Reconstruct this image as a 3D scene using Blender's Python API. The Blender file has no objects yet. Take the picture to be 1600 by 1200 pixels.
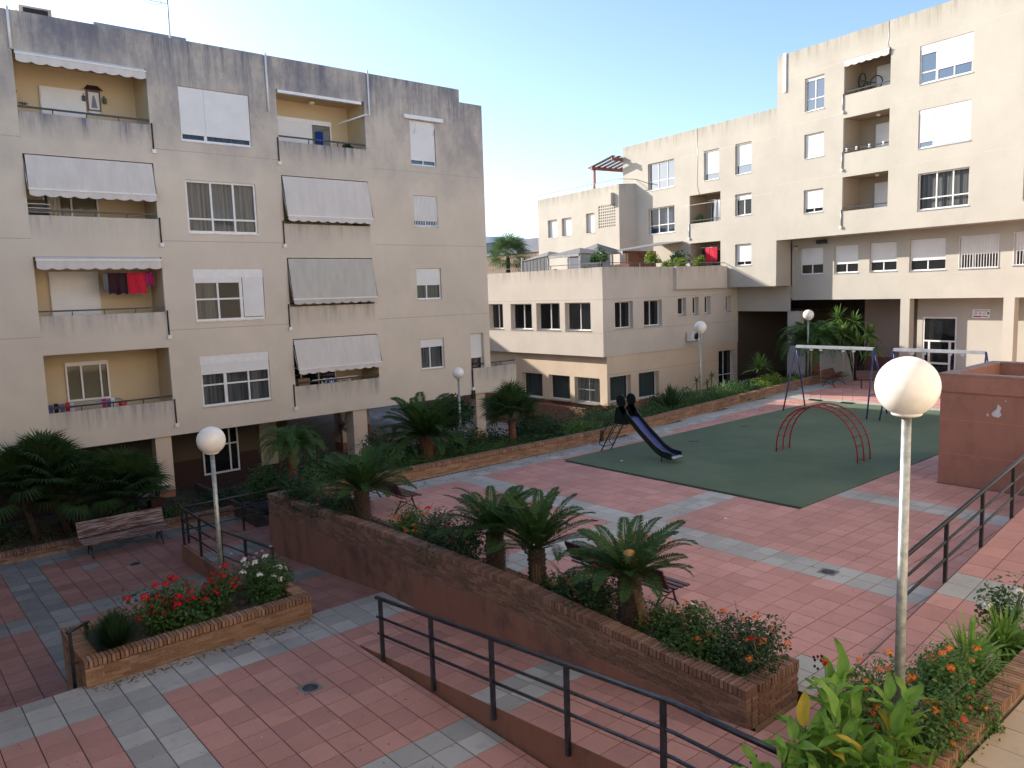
import bpy, bmesh, math, random
import numpy as np
from mathutils import Vector, Matrix
random.seed(7); np.random.seed(7)
SC = bpy.context.scene
COL = SC.collection
R = math.radians
L0, L1, UP, ST = 0.0, 0.83, 1.44, -1.1      # lower court, middle court, playground court, street

# ---------------------------------------------------------------- camera
cam_d = bpy.data.cameras.new('camera')
cam = bpy.data.objects.new('camera', cam_d); COL.objects.link(cam)
cam_d.sensor_width = 36; cam_d.lens = 27.368; cam_d.clip_start = .05; cam_d.clip_end = 3000
mw = Matrix(((0.757734461, 0.100367901, -0.64479824, 0),
             (-0.651765315, 0.067559591, -0.755405637, 0),
             (-0.032256173, 0.992654011, 0.116608547, 6.5),
             (0, 0, 0, 1)))
cam.matrix_world = mw
SC.camera = cam

# ---------------------------------------------------------------- light
SUN_AZ, SUN_EL = 108.0, 23.5        # degrees, azimuth counter-clockwise from +x
sd = Vector((math.cos(R(SUN_AZ))*math.cos(R(SUN_EL)), math.sin(R(SUN_AZ))*math.cos(R(SUN_EL)), math.sin(R(SUN_EL))))
w = bpy.data.worlds.new('World'); SC.world = w; w.use_nodes = True
nt = w.node_tree; nt.nodes.clear()
sky = nt.nodes.new('ShaderNodeTexSky'); sky.sky_type = 'NISHITA'; sky.sun_disc = False
sky.sun_elevation = R(SUN_EL); sky.sun_rotation = R(90-SUN_AZ)
sky.air_density = .8; sky.dust_density = .9; sky.ozone_density = 1.8; sky.altitude = 50
bg = nt.nodes.new('ShaderNodeBackground'); bg.inputs[1].default_value = 0.15
wo = nt.nodes.new('ShaderNodeOutputWorld')
nt.links.new(sky.outputs[0], bg.inputs[0]); nt.links.new(bg.outputs[0], wo.inputs[0])
sl = bpy.data.lights.new('sun', 'SUN'); sl.energy = 4.4; sl.angle = R(.5); sl.color = (1, .94, .86)
so = bpy.data.objects.new('sun', sl); COL.objects.link(so)
so.rotation_euler = sd.to_track_quat('Z', 'Y').to_euler(); so.location = sd*90
vs = SC.view_settings
vs.view_transform = 'Standard'; vs.look = 'None'; vs.gamma = 1; vs.use_curve_mapping = False; vs.exposure = 1.08

# ---------------------------------------------------------------- object helpers
CUR = []
def tag(o, label=None, cat=None, group=None, kind=None):
    if label: o['label'] = label
    if cat: o['category'] = cat
    if group: o['group'] = group
    if kind: o['kind'] = kind
    return o
def thing(name, label, cat, loc=(0, 0, 0), rz=0, group=None):
    o = bpy.data.objects.new(name, None); COL.objects.link(o)
    o.location = loc; o.rotation_euler = (0, 0, rz); o.empty_display_size = .2
    return tag(o, label, cat, group)
def link(name, mesh, parent=None, loc=None, rot=None, scale=None):
    o = bpy.data.objects.new(name, mesh); COL.objects.link(o)
    if parent is not None: o.parent = parent
    if loc is not None: o.location = loc
    if rot is not None: o.rotation_euler = rot
    if scale is not None: o.scale = scale
    return o
def copy_thing(r, loc, rz=None, label=None, scale=None, group=None):
    def cp(o, p):
        c = o.copy(); COL.objects.link(c); c.parent = p
        for ch in o.children: cp(ch, c)
        return c
    kids = list(r.children)
    c = r.copy(); COL.objects.link(c); c.location = loc
    for k in kids: cp(k, c)
    if rz is not None: c.rotation_euler = (0, 0, rz)
    if label: c['label'] = label
    if group: c['group'] = group
    if scale: c.scale = (scale,)*3
    return c

class Fr:
    """facade frame: s along the wall, d inwards, z up"""
    def __init__(self, o, u, n): self.o = Vector((o[0], o[1], 0)); self.u = Vector((u[0], u[1], 0)); self.n = Vector((n[0], n[1], 0))
    def __call__(self, s, d, z): return self.o + self.u*s + self.n*d + Vector((0, 0, z))
WF = Fr((0, 0), (1, 0), (0, 1))
class MB:
    def __init__(self, fr=WF): self.v = []; self.f = []; self.m = []; self.fr = fr; self.sm = []
    def quad(self, pts, mi=0, raw=False, smooth=False):
        n = len(self.v)
        for p in pts: self.v.append(Vector(p) if raw else self.fr(*p))
        self.f.append(tuple(range(n, n+len(pts)))); self.m.append(mi); self.sm.append(smooth)
    def box(self, a0, a1, b0, b1, c0, c1, mi=0, skip=''):
        P = lambda a, b, c: (a, b, c)
        n = len(self.v)
        for a in (a0, a1):
            for b in (b0, b1):
                for c in (c0, c1): self.v.append(self.fr(a, b, c))
        F = dict(x=(0, 1, 3, 2), X=(4, 6, 7, 5), y=(0, 4, 5, 1), Y=(2, 3, 7, 6), z=(0, 2, 6, 4), Z=(1, 5, 7, 3))
        for k, q in F.items():
            if k in skip: continue
            self.f.append(tuple(n+i for i in q)); self.m.append(mi); self.sm.append(False)
        return self
    def obox(self, c, ax, ay, az, mi=0):
        c = Vector(c); n = len(self.v)
        for a in (-1, 1):
            for b in (-1, 1):
                for d in (-1, 1): self.v.append(c + Vector(ax)*a + Vector(ay)*b + Vector(az)*d)
        for q in ((0, 1, 3, 2), (4, 6, 7, 5), (0, 4, 5, 1), (2, 3, 7, 6), (0, 2, 6, 4), (1, 5, 7, 3)):
            self.f.append(tuple(n+i for i in q)); self.m.append(mi); self.sm.append(False)
        return self
    def bar(self, a, b, w, h=None, mi=0):
        a = Vector(a); b = Vector(b); h = h or w; d = (b-a)
        z = Vector((0, 0, 1)) if abs(d.normalized().z) < .95 else Vector((0, 1, 0))
        x = d.cross(z).normalized()*w/2; y = d.cross(x).normalized()*h/2
        return self.obox((a+b)/2, x, y, d/2, mi)
    def tube(self, pts, r, n=8, caps=True, mi=0):
        pts = [Vector(p) for p in pts]; rr = r if isinstance(r, (list, tuple)) else [r]*len(pts)
        base = len(self.v); prev = None
        for i, p in enumerate(pts):
            t = (pts[min(i+1, len(pts)-1)] - pts[max(i-1, 0)]).normalized()
            if prev is None:
                a = Vector((0, 0, 1)) if abs(t.z) < .9 else Vector((1, 0, 0))
                x = t.cross(a).normalized()
            else: x = (prev - t*prev.dot(t)).normalized()
            y = t.cross(x); prev = x
            for k in range(n):
                an = 2*math.pi*k/n; self.v.append(p + (x*math.cos(an) + y*math.sin(an))*rr[i])
        for i in range(len(pts)-1):
            for k in range(n):
                k2 = (k+1) % n
                self.f.append((base+i*n+k, base+i*n+k2, base+(i+1)*n+k2, base+(i+1)*n+k)); self.m.append(mi); self.sm.append(True)
        if caps:
            self.f.append(tuple(base+k for k in reversed(range(n)))); self.m.append(mi); self.sm.append(False)
            e = base+(len(pts)-1)*n
            self.f.append(tuple(e+k for k in range(n))); self.m.append(mi); self.sm.append(False)
        return self
    def lathe(self, c, prof, n=24, mi=0):
        c = Vector(c); base = len(self.v)
        for r_, z_ in prof:
            for k in range(n):
                a = 2*math.pi*k/n; self.v.append(c + Vector((r_*math.cos(a), r_*math.sin(a), z_)))
        for i in range(len(prof)-1):
            for k in range(n):
                k2 = (k+1) % n
                self.f.append((base+i*n+k, base+i*n+k2, base+(i+1)*n+k2, base+(i+1)*n+k)); self.m.append(mi); self.sm.append(True)
        return self
    def mesh(self, name, mats, off=(0, 0, 0)):
        me = bpy.data.meshes.new(name); off = Vector(off)
        me.from_pydata([v-off for v in self.v], [], self.f)
        for m in (mats if isinstance(mats, (list, tuple)) else [mats]): me.materials.append(m)
        me.polygons.foreach_set('material_index', self.m)
        me.polygons.foreach_set('use_smooth', self.sm); me.update()
        return me
    def build(self, name, mats, parent=None, off=None, label=None, kind=None, cat=None, group=None):
        if off is None: off = wloc(parent) if parent is not None else (0, 0, 0)
        o = link(name, self.mesh(name, mats, off), parent)
        if parent is None: o.location = off
        return tag(o, label, cat, group, kind)
def wloc(o):
    p = Vector((0, 0, 0))
    while o is not None: p = p + Vector(o.location); o = o.parent
    return p
def sphere(r, seg=24, rings=14, z0=-1.0):
    return [(r*math.sin(math.pi*i/rings), -r*math.cos(math.pi*i/rings)) for i in range(rings+1)]

# ---------------------------------------------------------------- materials
def newmat(name):
    m = bpy.data.materials.new(name); m.use_nodes = True
    t = m.node_tree; b = t.nodes['Principled BSDF']; return m, t, b
def N(t, ty, **kw):
    n = t.nodes.new(ty)
    for k, v in kw.items(): setattr(n, k, v)
    return n
def mapped(t, scale, use='pos'):
    g = N(t, 'ShaderNodeNewGeometry') if use == 'pos' else N(t, 'ShaderNodeTexCoord')
    mp = N(t, 'ShaderNodeMapping'); mp.inputs['Scale'].default_value = scale
    t.links.new(g.outputs['Position' if use == 'pos' else 'Object'], mp.inputs[0]); return mp
def noise(t, scale, sc=(1, 1, 1), det=4, rough=.55, use='pos'):
    mp = mapped(t, sc, use); n = N(t, 'ShaderNodeTexNoise'); n.inputs['Scale'].default_value = scale
    n.inputs['Detail'].default_value = det; n.inputs['Roughness'].default_value = rough
    t.links.new(mp.outputs[0], n.inputs['Vector']); return n.outputs['Fac']
def ramp(t, fac, p0, p1, c0=(0, 0, 0, 1), c1=(1, 1, 1, 1)):
    r = N(t, 'ShaderNodeValToRGB'); r.color_ramp.elements[0].position = p0; r.color_ramp.elements[1].position = p1
    r.color_ramp.elements[0].color = c0; r.color_ramp.elements[1].color = c1
    t.links.new(fac, r.inputs[0]); return r.outputs[0]
def mix(t, fac, a, b, bt='MIX'):
    m = N(t, 'ShaderNodeMix', data_type='RGBA', blend_type=bt)
    if isinstance(fac, float): m.inputs[0].default_value = fac
    else: t.links.new(fac, m.inputs[0])
    for s, i in ((a, 6), (b, 7)):
        if isinstance(s, (tuple, list)): m.inputs[i].default_value = (*s[:3], 1)
        else: t.links.new(s, m.inputs[i])
    return m.outputs[2]
def mth(t, op, a, b=None, clamp=False):
    m = N(t, 'ShaderNodeMath', operation=op); m.use_clamp = clamp
    for s, i in ((a, 0), (b, 1)):
        if s is None: continue
        if isinstance(s, (int, float)): m.inputs[i].default_value = s
        else: t.links.new(s, m.inputs[i])
    return m.outputs[0]
def bump(t, b, h, strength=.3, dist=.01):
    n = N(t, 'ShaderNodeBump'); n.inputs['Strength'].default_value = strength; n.inputs['Distance'].default_value = dist
    t.links.new(h, n.inputs['Height']); t.links.new(n.outputs[0], b.inputs['Normal'])
def posz(t):
    g = N(t, 'ShaderNodeNewGeometry'); s = N(t, 'ShaderNodeSeparateXYZ'); t.links.new(g.outputs['Position'], s.inputs[0]); return s.outputs
def plain(name, col, rough=.6, metal=0, var=.12, nsc=6, spec=.5):
    m, t, b = newmat(name)
    n = noise(t, nsc); dark = tuple(c*(1-var*2) for c in col); lite = tuple(min(1, c*(1+var)) for c in col)
    t.links.new(mix(t, ramp(t, n, .3, .7), dark, lite), b.inputs['Base Color'])
    b.inputs['Roughness'].default_value = rough; b.inputs['Metallic'].default_value = metal
    b.inputs['Specular IOR Level'].default_value = spec
    return m
def stucco(name, col, tops=(), heavy=0.0, streak=.5, low=None, dirt=(.12, .105, .12)):
    """rendered wall: mottled paint, grey rain streaks hanging from the parapet tops, fine grain"""
    m, t, b = newmat(name)
    c = mix(t, ramp(t, noise(t, .55, det=6), .3, .75), tuple(x*.9 for x in col), tuple(min(1, x*1.05) for x in col))
    c = mix(t, mth(t, 'MULTIPLY', ramp(t, noise(t, 2.2, (1, 1, .6), det=8, rough=.7), .5, .8), .22), c, tuple(x*.72 for x in col))
    z = posz(t)[2]
    st = noise(t, 2.6, (1, 1, .12), det=7, rough=.72); st2 = noise(t, 9, (1, 1, .05), det=4, rough=.6)
    strk = mth(t, 'MULTIPLY', ramp(t, st, .42, .68), ramp(t, st2, .3, .62))
    big = ramp(t, noise(t, .75, (1, 1, .7), det=9, rough=.7), .40, .62)
    for zt, ln, am in tops:
        g = mth(t, 'DIVIDE', mth(t, 'SUBTRACT', zt, z), ln)                 # 0 at the top edge, 1 at its reach
        up = mth(t, 'GREATER_THAN', g, -0.02)
        f = mth(t, 'MULTIPLY', mth(t, 'SUBTRACT', 1.0, g, clamp=True), up)
        c = mix(t, mth(t, 'MULTIPLY', mth(t, 'MULTIPLY', f, mth(t, 'ADD', strk, .12)), am, clamp=True), c, dirt)
    if heavy:
        zt = tops[0][0]
        g = mth(t, 'ADD', mth(t, 'DIVIDE', mth(t, 'SUBTRACT', zt, z), 4.4), mth(t, 'MULTIPLY', mth(t, 'SUBTRACT', noise(t, .5, det=5), .5), .9))
        f = mth(t, 'POWER', mth(t, 'SUBTRACT', 1.0, g, clamp=True), .75)
        f = mth(t, 'MULTIPLY', f, mth(t, 'ADD', mth(t, 'MULTIPLY', big, .62), .18))
        c = mix(t, mth(t, 'MULTIPLY', f, heavy, clamp=True), c, dirt)
    if low:
        zl, cl = low
        k = mth(t, 'LESS_THAN', z, zl); c = mix(t, k, c, cl)
    t.links.new(c, b.inputs['Base Color']); b.inputs['Roughness'].default_value = .92; b.inputs['Specular IOR Level'].default_value = .25
    bump(t, b, noise(t, 90, det=3), .25, .004)
    return m
CR = (.62, .545, .425)        # cream render
M = {}
M['wallL'] = stucco('render_left_block', (.69, .59, .465), [(14.9, 2.2, 1.5)], heavy=1.15, dirt=(.165, .16, .185))
for _i, (_z, _a) in enumerate(((12.11, 1.5), (9.19, .7), (6.24, .9), (3.34, 1.2))): M['par%d' % _i] = stucco('render_parapet_%s' % ['top', 'third', 'second', 'first'][_i], (.69, .59, .465), [(14.9, 2.2, 1.5), (_z, .75, _a)], heavy=1.15, dirt=(.165, .16, .185))
M['wallA'] = stucco('render_terrace_block', (.495, .45, .375), [(13.62, .8, .9)], dirt=(.22, .19, .14)); M['wallR2'] = stucco('render_lower_wing', (.495, .45, .375), [(16.2, .9, .9)], dirt=(.22, .19, .14))
M['wallN'] = stucco('render_near_block', (.72, .60, .47), [(16, .9, 1.)], dirt=(.22, .18, .15))
M['wallM'] = stucco('render_middle_block', (.66, .575, .485), [(7.66, .8, .8)], low=None, dirt=(.22, .18, .15))
M['wallMlow'] = stucco('render_ground_floor', (.70, .55, .40), [], low=(.38, (.36, .15, .09)))
M['wallR'] = stucco('render_right_block', (.495, .45, .375), [(18.9, 1.0, .9)], dirt=(.22, .19, .14))
M['terrac'] = stucco('terracotta_render', (.25, .125, .085), [(2.0, 1.6, .7)], dirt=(.08, .055, .05))
def patchy(m, amt, sc, dark):
    t = m.node_tree; b = t.nodes['Principled BSDF']; l = b.inputs['Base Color'].links[0].from_socket
    f = mth(t, 'MULTIPLY', mth(t, 'MULTIPLY', ramp(t, noise(t, sc, (1, 1, .55), det=8, rough=.7), .5, .62), ramp(t, noise(t, sc*5, det=5), .35, .6)), amt)
    t.links.new(mix(t, f, l, dark), b.inputs['Base Color'])
patchy(M['terrac'], .75, .8, (.075, .055, .05))
M['kiosk'] = stucco('red_brown_render', (.34, .165, .12), [(3.7, 1.6, .35)], dirt=(.12, .06, .05))
M['balcony'] = stucco('balcony_inner_render', (.62, .49, .31), [])
M['balconyR'] = stucco('balcony_inner_render_right', (.42, .34, .25), [])
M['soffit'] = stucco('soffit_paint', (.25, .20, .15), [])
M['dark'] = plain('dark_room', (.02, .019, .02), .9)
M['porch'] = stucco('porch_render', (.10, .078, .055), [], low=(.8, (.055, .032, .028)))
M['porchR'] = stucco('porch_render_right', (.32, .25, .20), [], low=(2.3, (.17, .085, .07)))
M['railgrey'] = plain('dull_grey_rail', (.13, .135, .13), .5)
M['white'] = plain('white_lacquered_frame', (.80, .77, .73), .35, var=.04)
M['alu'] = plain('grey_aluminium', (.45, .46, .46), .35, .6)
M['iron'] = plain('black_green_ironwork', (.018, .024, .026), .35, 0, .3, 20)
M['railblue'] = plain('dark_painted_rail', (.022, .03, .042), .3, 0, .35, 9)
M['galv'] = plain('galvanised_pole', (.36, .38, .36), .45, .55, .2, 14)
M['blackp'] = plain('black_plastic', (.012, .013, .014), .4)
def shutter_mat():
    m, t, b = newmat('roller_shutter')
    z = posz(t)[2]; wv = mth(t, 'SINE', mth(t, 'MULTIPLY', z, 2*math.pi/.055))
    c = mix(t, ramp(t, noise(t, 1.2), .3, .7), (.72, .69, .64), (.82, .79, .74))
    c = mix(t, mth(t, 'LESS_THAN', wv, -.9), c, (.66, .64, .6))
    t.links.new(c, b.inputs['Base Color']); b.inputs['Roughness'].default_value = .5
    bump(t, b, wv, .15, .004); return m
M['shutter'] = shutter_mat()
def glass_mat(name, tint, ior, curt):
    m, t, b = newmat(name)
    b.inputs['Base Color'].default_value = (*tint, 1); b.inputs['Roughness'].default_value = .03; b.inputs['IOR'].default_value = ior
    tr = N(t, 'ShaderNodeBsdfTransparent'); tr.inputs[0].default_value = (.8, .84, .84, 1)
    mx = N(t, 'ShaderNodeMixShader'); mx.inputs[0].default_value = curt
    t.links.new(tr.outputs[0], mx.inputs[2]); t.links.new(b.outputs[0], mx.inputs[1])
    t.links.new(mx.outputs[0], t.nodes['Material Output'].inputs[0])
    bump(t, b, noise(t, .7, det=1), .05, .02)
    return m
M['glass'] = glass_mat('window_glass', (.012, .014, .016), 1.8, .0)
M['glassblue'] = glass_mat('sky_reflecting_glass', (.015, .03, .05), 2.6, .0)  # blue base tint imitates part of the reflected sky
M['glassc'] = glass_mat('window_glass_clear', (.012, .014, .016), 1.7, .62)
def curtain_mat(name, a, b_):
    m, t, b = newmat(name)
    n = noise(t, 16, (1, 1, .02), det=2); t.links.new(mix(t, ramp(t, n, .35, .65), a, b_), b.inputs['Base Color']); b.inputs['Roughness'].default_value = .9
    return m
M['curtain'] = curtain_mat('grey_curtain', (.18, .17, .165), (.5, .48, .46))
M['curtainbeige'] = curtain_mat('beige_curtain', (.22, .19, .15), (.45, .40, .33))
M['curtainblue'] = curtain_mat('blue_curtain', (.10, .13, .22), (.2, .25, .36))
M['curtainblind'] = curtain_mat('green_grey_blind', (.13, .17, .16), (.20, .25, .235))
def fabric(name, a, b_):
    m, t, b = newmat(name); n = noise(t, 5, (1, 1, .25), det=5)
    t.links.new(mix(t, ramp(t, n, .3, .75), a, b_), b.inputs['Base Color']); b.inputs['Roughness'].default_value = .85; b.inputs['Specular IOR Level'].default_value = .2
    bump(t, b, noise(t, 3, (1, 1, .3)), .3, .03); return m
M['awning'] = fabric('awning_canvas', (.62, .56, .495), (.71, .65, .58))
M['awningbeige'] = fabric('awning_canvas_beige', (.48, .44, .37), (.58, .54, .46))
M['redcloth'] = fabric('red_cloth', (.55, .02, .05), (.75, .04, .08))
M['darkcloth'] = fabric('dark_cloth', (.03, .012, .02), (.06, .025, .035))
M['pinkcloth'] = fabric('magenta_cloth', (.4, .03, .16), (.55, .05, .22))
M['whitecloth'] = fabric('white_cloth', (.6, .6, .62), (.8, .8, .8))
M['bluecloth'] = fabric('blue_cloth', (.08, .1, .25), (.2, .2, .4))
M['navy'] = fabric('navy_cloth', (.01, .03, .2), (.02, .06, .3))
M['bluebucket'] = plain('blue_plastic', (.02, .12, .6), .4)
M['redbucket'] = plain('red_plastic', (.6, .04, .04), .4)
M['opal'] = plain('opal_globe', (.84, .82, .75), .28, var=.07, nsc=4)
mo = M['opal'].node_tree.nodes['Principled BSDF']; mo.inputs['Subsurface Weight'].default_value = .25; mo.inputs['Subsurface Radius'].default_value = (.1, .1, .09)

def tile_mat(name, a, b_, dirt, pitch=.4, ox=0., oy=0.):
    """cement tile: each tile its own tone, worn and stained surface with mossy dark edges"""
    m, t, b = newmat(name)
    g = N(t, 'ShaderNodeNewGeometry'); oi = N(t, 'ShaderNodeObjectInfo')
    c = mix(t, mth(t, 'FRACT', mth(t, 'ADD', oi.outputs['Random'], g.outputs['Random Per Island'])), a, b_)
    c = mix(t, mth(t, 'MULTIPLY', ramp(t, noise(t, .45, det=6, rough=.65), .42, .72), .5), c, dirt)
    c = mix(t, mth(t, 'MULTIPLY', ramp(t, noise(t, 3.5, det=6, rough=.7), .55, .75), .45), c, dirt)
    c = mix(t, mth(t, 'MULTIPLY', ramp(t, noise(t, 55, det=2), .62, .72), .22), c, (.5, .45, .42))
    t.links.new(c, b.inputs['Base Color'])
    t.links.new(ramp(t, noise(t, 1.3, det=4), .3, .7, (.6, .6, .6, 1), (.9, .9, .9, 1)), b.inputs['Roughness'])
    b.inputs['Specular IOR Level'].default_value = .35
    bump(t, b, noise(t, 60, det=4), .25, .003); return m
M['pink'] = tile_mat('pink_cement_tile', (.34, .165, .13), (.46, .235, .185), (.20, .115, .095))
M['pinkU'] = tile_mat('lit_pink_cement_tile', (.44, .215, .175), (.55, .285, .23), (.29, .15, .12))  # brighter copy of the pink tile; the upper court's stronger light put into colour
M['greyU'] = tile_mat('pale_grey_cement_tile', (.34, .325, .285), (.46, .445, .395), (.22, .21, .19))  # grey tile lightened the same way, for the upper court's stronger light
M['greyt'] = tile_mat('grey_cement_tile', (.25, .245, .22), (.40, .39, .35), (.14, .14, .13))
M['pinkdark'] = tile_mat('dark_pink_cement_tile', (.21, .105, .085), (.31, .155, .125), (.11, .065, .055))  # darker pink tone for the lower court and its ramp
M['greydark'] = tile_mat('dark_grey_cement_tile', (.14, .142, .135), (.24, .24, .22), (.07, .073, .075))  # darker grey tone for the lower court, its ramp and the steps
M['buff'] = tile_mat('buff_paving_tile', (.42, .33, .22), (.52, .42, .29), (.28, .2, .13))
patchy(M['kiosk'], .35, .7, (.13, .075, .06)); M['joint'] = plain('dark_joint', (.035, .024, .02), .95)
M['street'] = plain('street_paving', (.26, .235, .22), .9, var=.2, nsc=1.5)
def rubber():
    m, t, b = newmat('green_rubber')
    c = mix(t, ramp(t, noise(t, .35, det=7, rough=.65), .35, .7), (.05, .088, .042), (.10, .14, .075))
    c = mix(t, mth(t, 'MULTIPLY', ramp(t, noise(t, 2.2, (1, .4, 1), det=6), .55, .8), .35), c, (.10, .13, .085))
    c = mix(t, mth(t, 'MULTIPLY', ramp(t, noise(t, 160, det=1), .55, .75), .25), c, (.11, .19, .13))
    t.links.new(c, b.inputs['Base Color']); b.inputs['Roughness'].default_value = .8
    bump(t, b, noise(t, 120, det=2), .4, .003); return m
M['rubber'] = rubber()
def brick_mat(name, cols, mossy=0):
    m, t, b = newmat(name)
    oi = N(t, 'ShaderNodeObjectInfo')
    g = N(t, 'ShaderNodeNewGeometry')
    rnd = mth(t, 'FRACT', mth(t, 'ADD', oi.outputs['Random'], g.outputs['Random Per Island']))
    r = N(t, 'ShaderNodeValToRGB'); r.color_ramp.interpolation = 'CONSTANT'
    while len(r.color_ramp.elements) < len(cols): r.color_ramp.elements.new(.5)
    for i, c in enumerate(cols): r.color_ramp.elements[i].position = i/len(cols); r.color_ramp.elements[i].color = (*c, 1)
    t.links.new(rnd, r.inputs[0])
    c = mix(t, mth(t, 'MULTIPLY', ramp(t, noise(t, 1.1, det=6), .4, .7), .5+mossy), r.outputs[0], (.09, .06, .045))
    c = mix(t, mth(t, 'MULTIPLY', ramp(t, noise(t, 40, det=4), .5, .75), .3), c, (.45, .33, .24))
    t.links.new(c, b.inputs['Base Color']); b.inputs['Roughness'].default_value = .9; b.inputs['Specular IOR Level'].default_value = .2
    bump(t, b, noise(t, 70, det=4), .5, .004); return m
M['brick'] = brick_mat('rustic_brick', [(.25, .14, .085), (.30, .17, .10), (.20, .105, .065), (.33, .20, .13), (.23, .12, .075), (.28, .155, .095)])
M['brickdark'] = brick_mat('weathered_brick', [(.19, .11, .08), (.23, .14, .10), (.16, .09, .065), (.26, .16, .12), (.18, .095, .07)], .1)
M['mortar'] = plain('sandy_mortar', (.30, .21, .145), .95, var=.2)
M['soil'] = plain('garden_soil', (.06, .042, .03), 1, var=.35, nsc=9)
M['wood'] = plain('bench_wood', (.085, .028, .022), .45, 0, .35, 25)
M['woodold'] = curtain_mat('peeling_wood', (.10, .035, .028), (.40, .34, .29))
def peel():
    m, t, b = newmat('peeling_wood')
    n = noise(t, 38, (.05, 1, 1), det=6, rough=.7); t.links.new(mix(t, ramp(t, n, .47, .56), (.085, .03, .026), (.30, .25, .22)), b.inputs['Base Color']); b.inputs['Roughness'].default_value = .8
    return m
M['woodold'] = peel()
M['pergola'] = plain('red_brown_timber', (.26, .075, .045), .6)
M['pergslat'] = plain('grey_brown_slat', (.16, .12, .10), .8)
M['drain'] = plain('cast_iron_grate', (.06, .06, .06), .6, .3)
M['swingblue'] = plain('violet_blue_steel', (.035, .03, .15), .4)
M['swinggrey'] = plain('grey_steel_tube', (.42, .43, .45), .4, .2)
M['climbred'] = plain('red_steel', (.33, .012, .022), .35)
M['slideblue'] = plain('blue_slide_bed', (.07, .08, .24), .25)
M['slidedark'] = plain('dark_green_black_steel', (.006, .012, .011), .35)
M['chrome'] = plain('worn_metal_lip', (.7, .7, .68), .3, .5)
M['farwall'] = plain('far_grey_wall', (.23, .24, .27), .9, var=.08, nsc=.5)
M['farbrick'] = plain('far_brick_wall', (.30, .19, .13), .9, var=.2, nsc=3)
M['tent'] = fabric('grey_tent_canvas', (.19, .18, .165), (.25, .24, .22))
M['skin'] = plain('skin', (.38, .21, .14), .6, var=.05)
M['hair'] = plain('dark_hair', (.012, .009, .007), .6)
M['shirt'] = fabric('grey_shirt', (.28, .30, .32), (.38, .4, .42))
M['trousers'] = fabric('dark_trousers', (.03, .035, .05), (.05, .055, .075))

def leaf_mat(name, a, b_, trans=.35, rough=.5, yellow=None):
    m, t, b = newmat(name)
    oi = N(t, 'ShaderNodeObjectInfo'); g = N(t, 'ShaderNodeNewGeometry')
    rnd = mth(t, 'FRACT', mth(t, 'ADD', oi.outputs['Random'], g.outputs['Random Per Island']))
    c = mix(t, rnd, a, b_)
    c = mix(t, mth(t, 'MULTIPLY', ramp(t, noise(t, 3, det=3), .35, .7), .5), c, tuple(x*.55 for x in a))
    if yellow: c = mix(t, mth(t, 'GREATER_THAN', rnd, yellow[0]), c, yellow[1])
    t.links.new(c, b.inputs['Base Color']); b.inputs['Roughness'].default_value = rough; b.inputs['Specular IOR Level'].default_value = .25
    tl = N(t, 'ShaderNodeBsdfTranslucent'); t.links.new(c, tl.inputs[0])
    mx = N(t, 'ShaderNodeMixShader'); mx.inputs[0].default_value = trans
    t.links.new(b.outputs[0], mx.inputs[1]); t.links.new(tl.outputs[0], mx.inputs[2])
    t.links.new(mx.outputs[0], t.nodes['Material Output'].inputs[0]); return m
M['lf_cycad'] = leaf_mat('cycad_leaf', (.026, .072, .016), (.06, .12, .028), .25, .7)
M['lf_fan'] = leaf_mat('fan_palm_leaf', (.028, .072, .02), (.065, .12, .034), .25, .7)
M['lf_mid'] = leaf_mat('shrub_leaf', (.045, .11, .03), (.10, .19, .05), .35)
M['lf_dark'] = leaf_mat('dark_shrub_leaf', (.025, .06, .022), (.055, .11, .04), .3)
M['lf_dead'] = leaf_mat('dead_frond', (.16, .10, .05), (.24, .16, .08), .2, .9)
M['lf_palmfar'] = leaf_mat('far_palm_leaf', (.06, .11, .03), (.12, .19, .05), .35, .6)
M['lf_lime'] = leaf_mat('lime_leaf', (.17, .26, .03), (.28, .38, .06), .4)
M['lf_light'] = leaf_mat('light_green_leaf', (.10, .2, .04), (.17, .28, .07), .4)
M['lf_canna'] = leaf_mat('broad_leaf', (.13, .28, .04), (.25, .44, .08), .45, .45, (.95, (.5, .38, .04)))
M['lf_strap'] = leaf_mat('strap_leaf', (.12, .26, .04), (.30, .46, .10), .4, .4)
M['lf_lantana'] = leaf_mat('lantana_leaf', (.055, .13, .03), (.13, .24, .055), .35)
M['lf_red'] = leaf_mat('dark_red_leaf', (.05, .04, .03), (.10, .05, .04), .2)
M['lf_grass'] = leaf_mat('dry_grass_leaf', (.07, .1, .04), (.13, .14, .06), .3)
M['stem'] = plain('green_stem', (.09, .11, .05), .7)
M['bark'] = plain('rough_bark', (.05, .034, .025), .95, 0, .4, 25)
M['barkred'] = plain('reddish_palm_bark', (.16, .065, .045), .95, 0, .4, 20)
M['fl_red'] = leaf_mat('red_petal', (.5, .004, .012), (.66, .012, .02), .3)
M['fl_orange'] = leaf_mat('orange_petal', (.75, .14, .03), (.85, .28, .04), .3)
M['fl_coral'] = leaf_mat('coral_petal', (.7, .06, .05), (.8, .14, .06), .3)
M['fl_white'] = leaf_mat('white_petal', (.75, .75, .68), (.85, .85, .8), .3)
M['fl_pink'] = leaf_mat('pink_petal', (.55, .3, .5), (.65, .4, .6), .3)
M['cone'] = plain('ochre_cone', (.42, .22, .06), .9)
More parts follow.
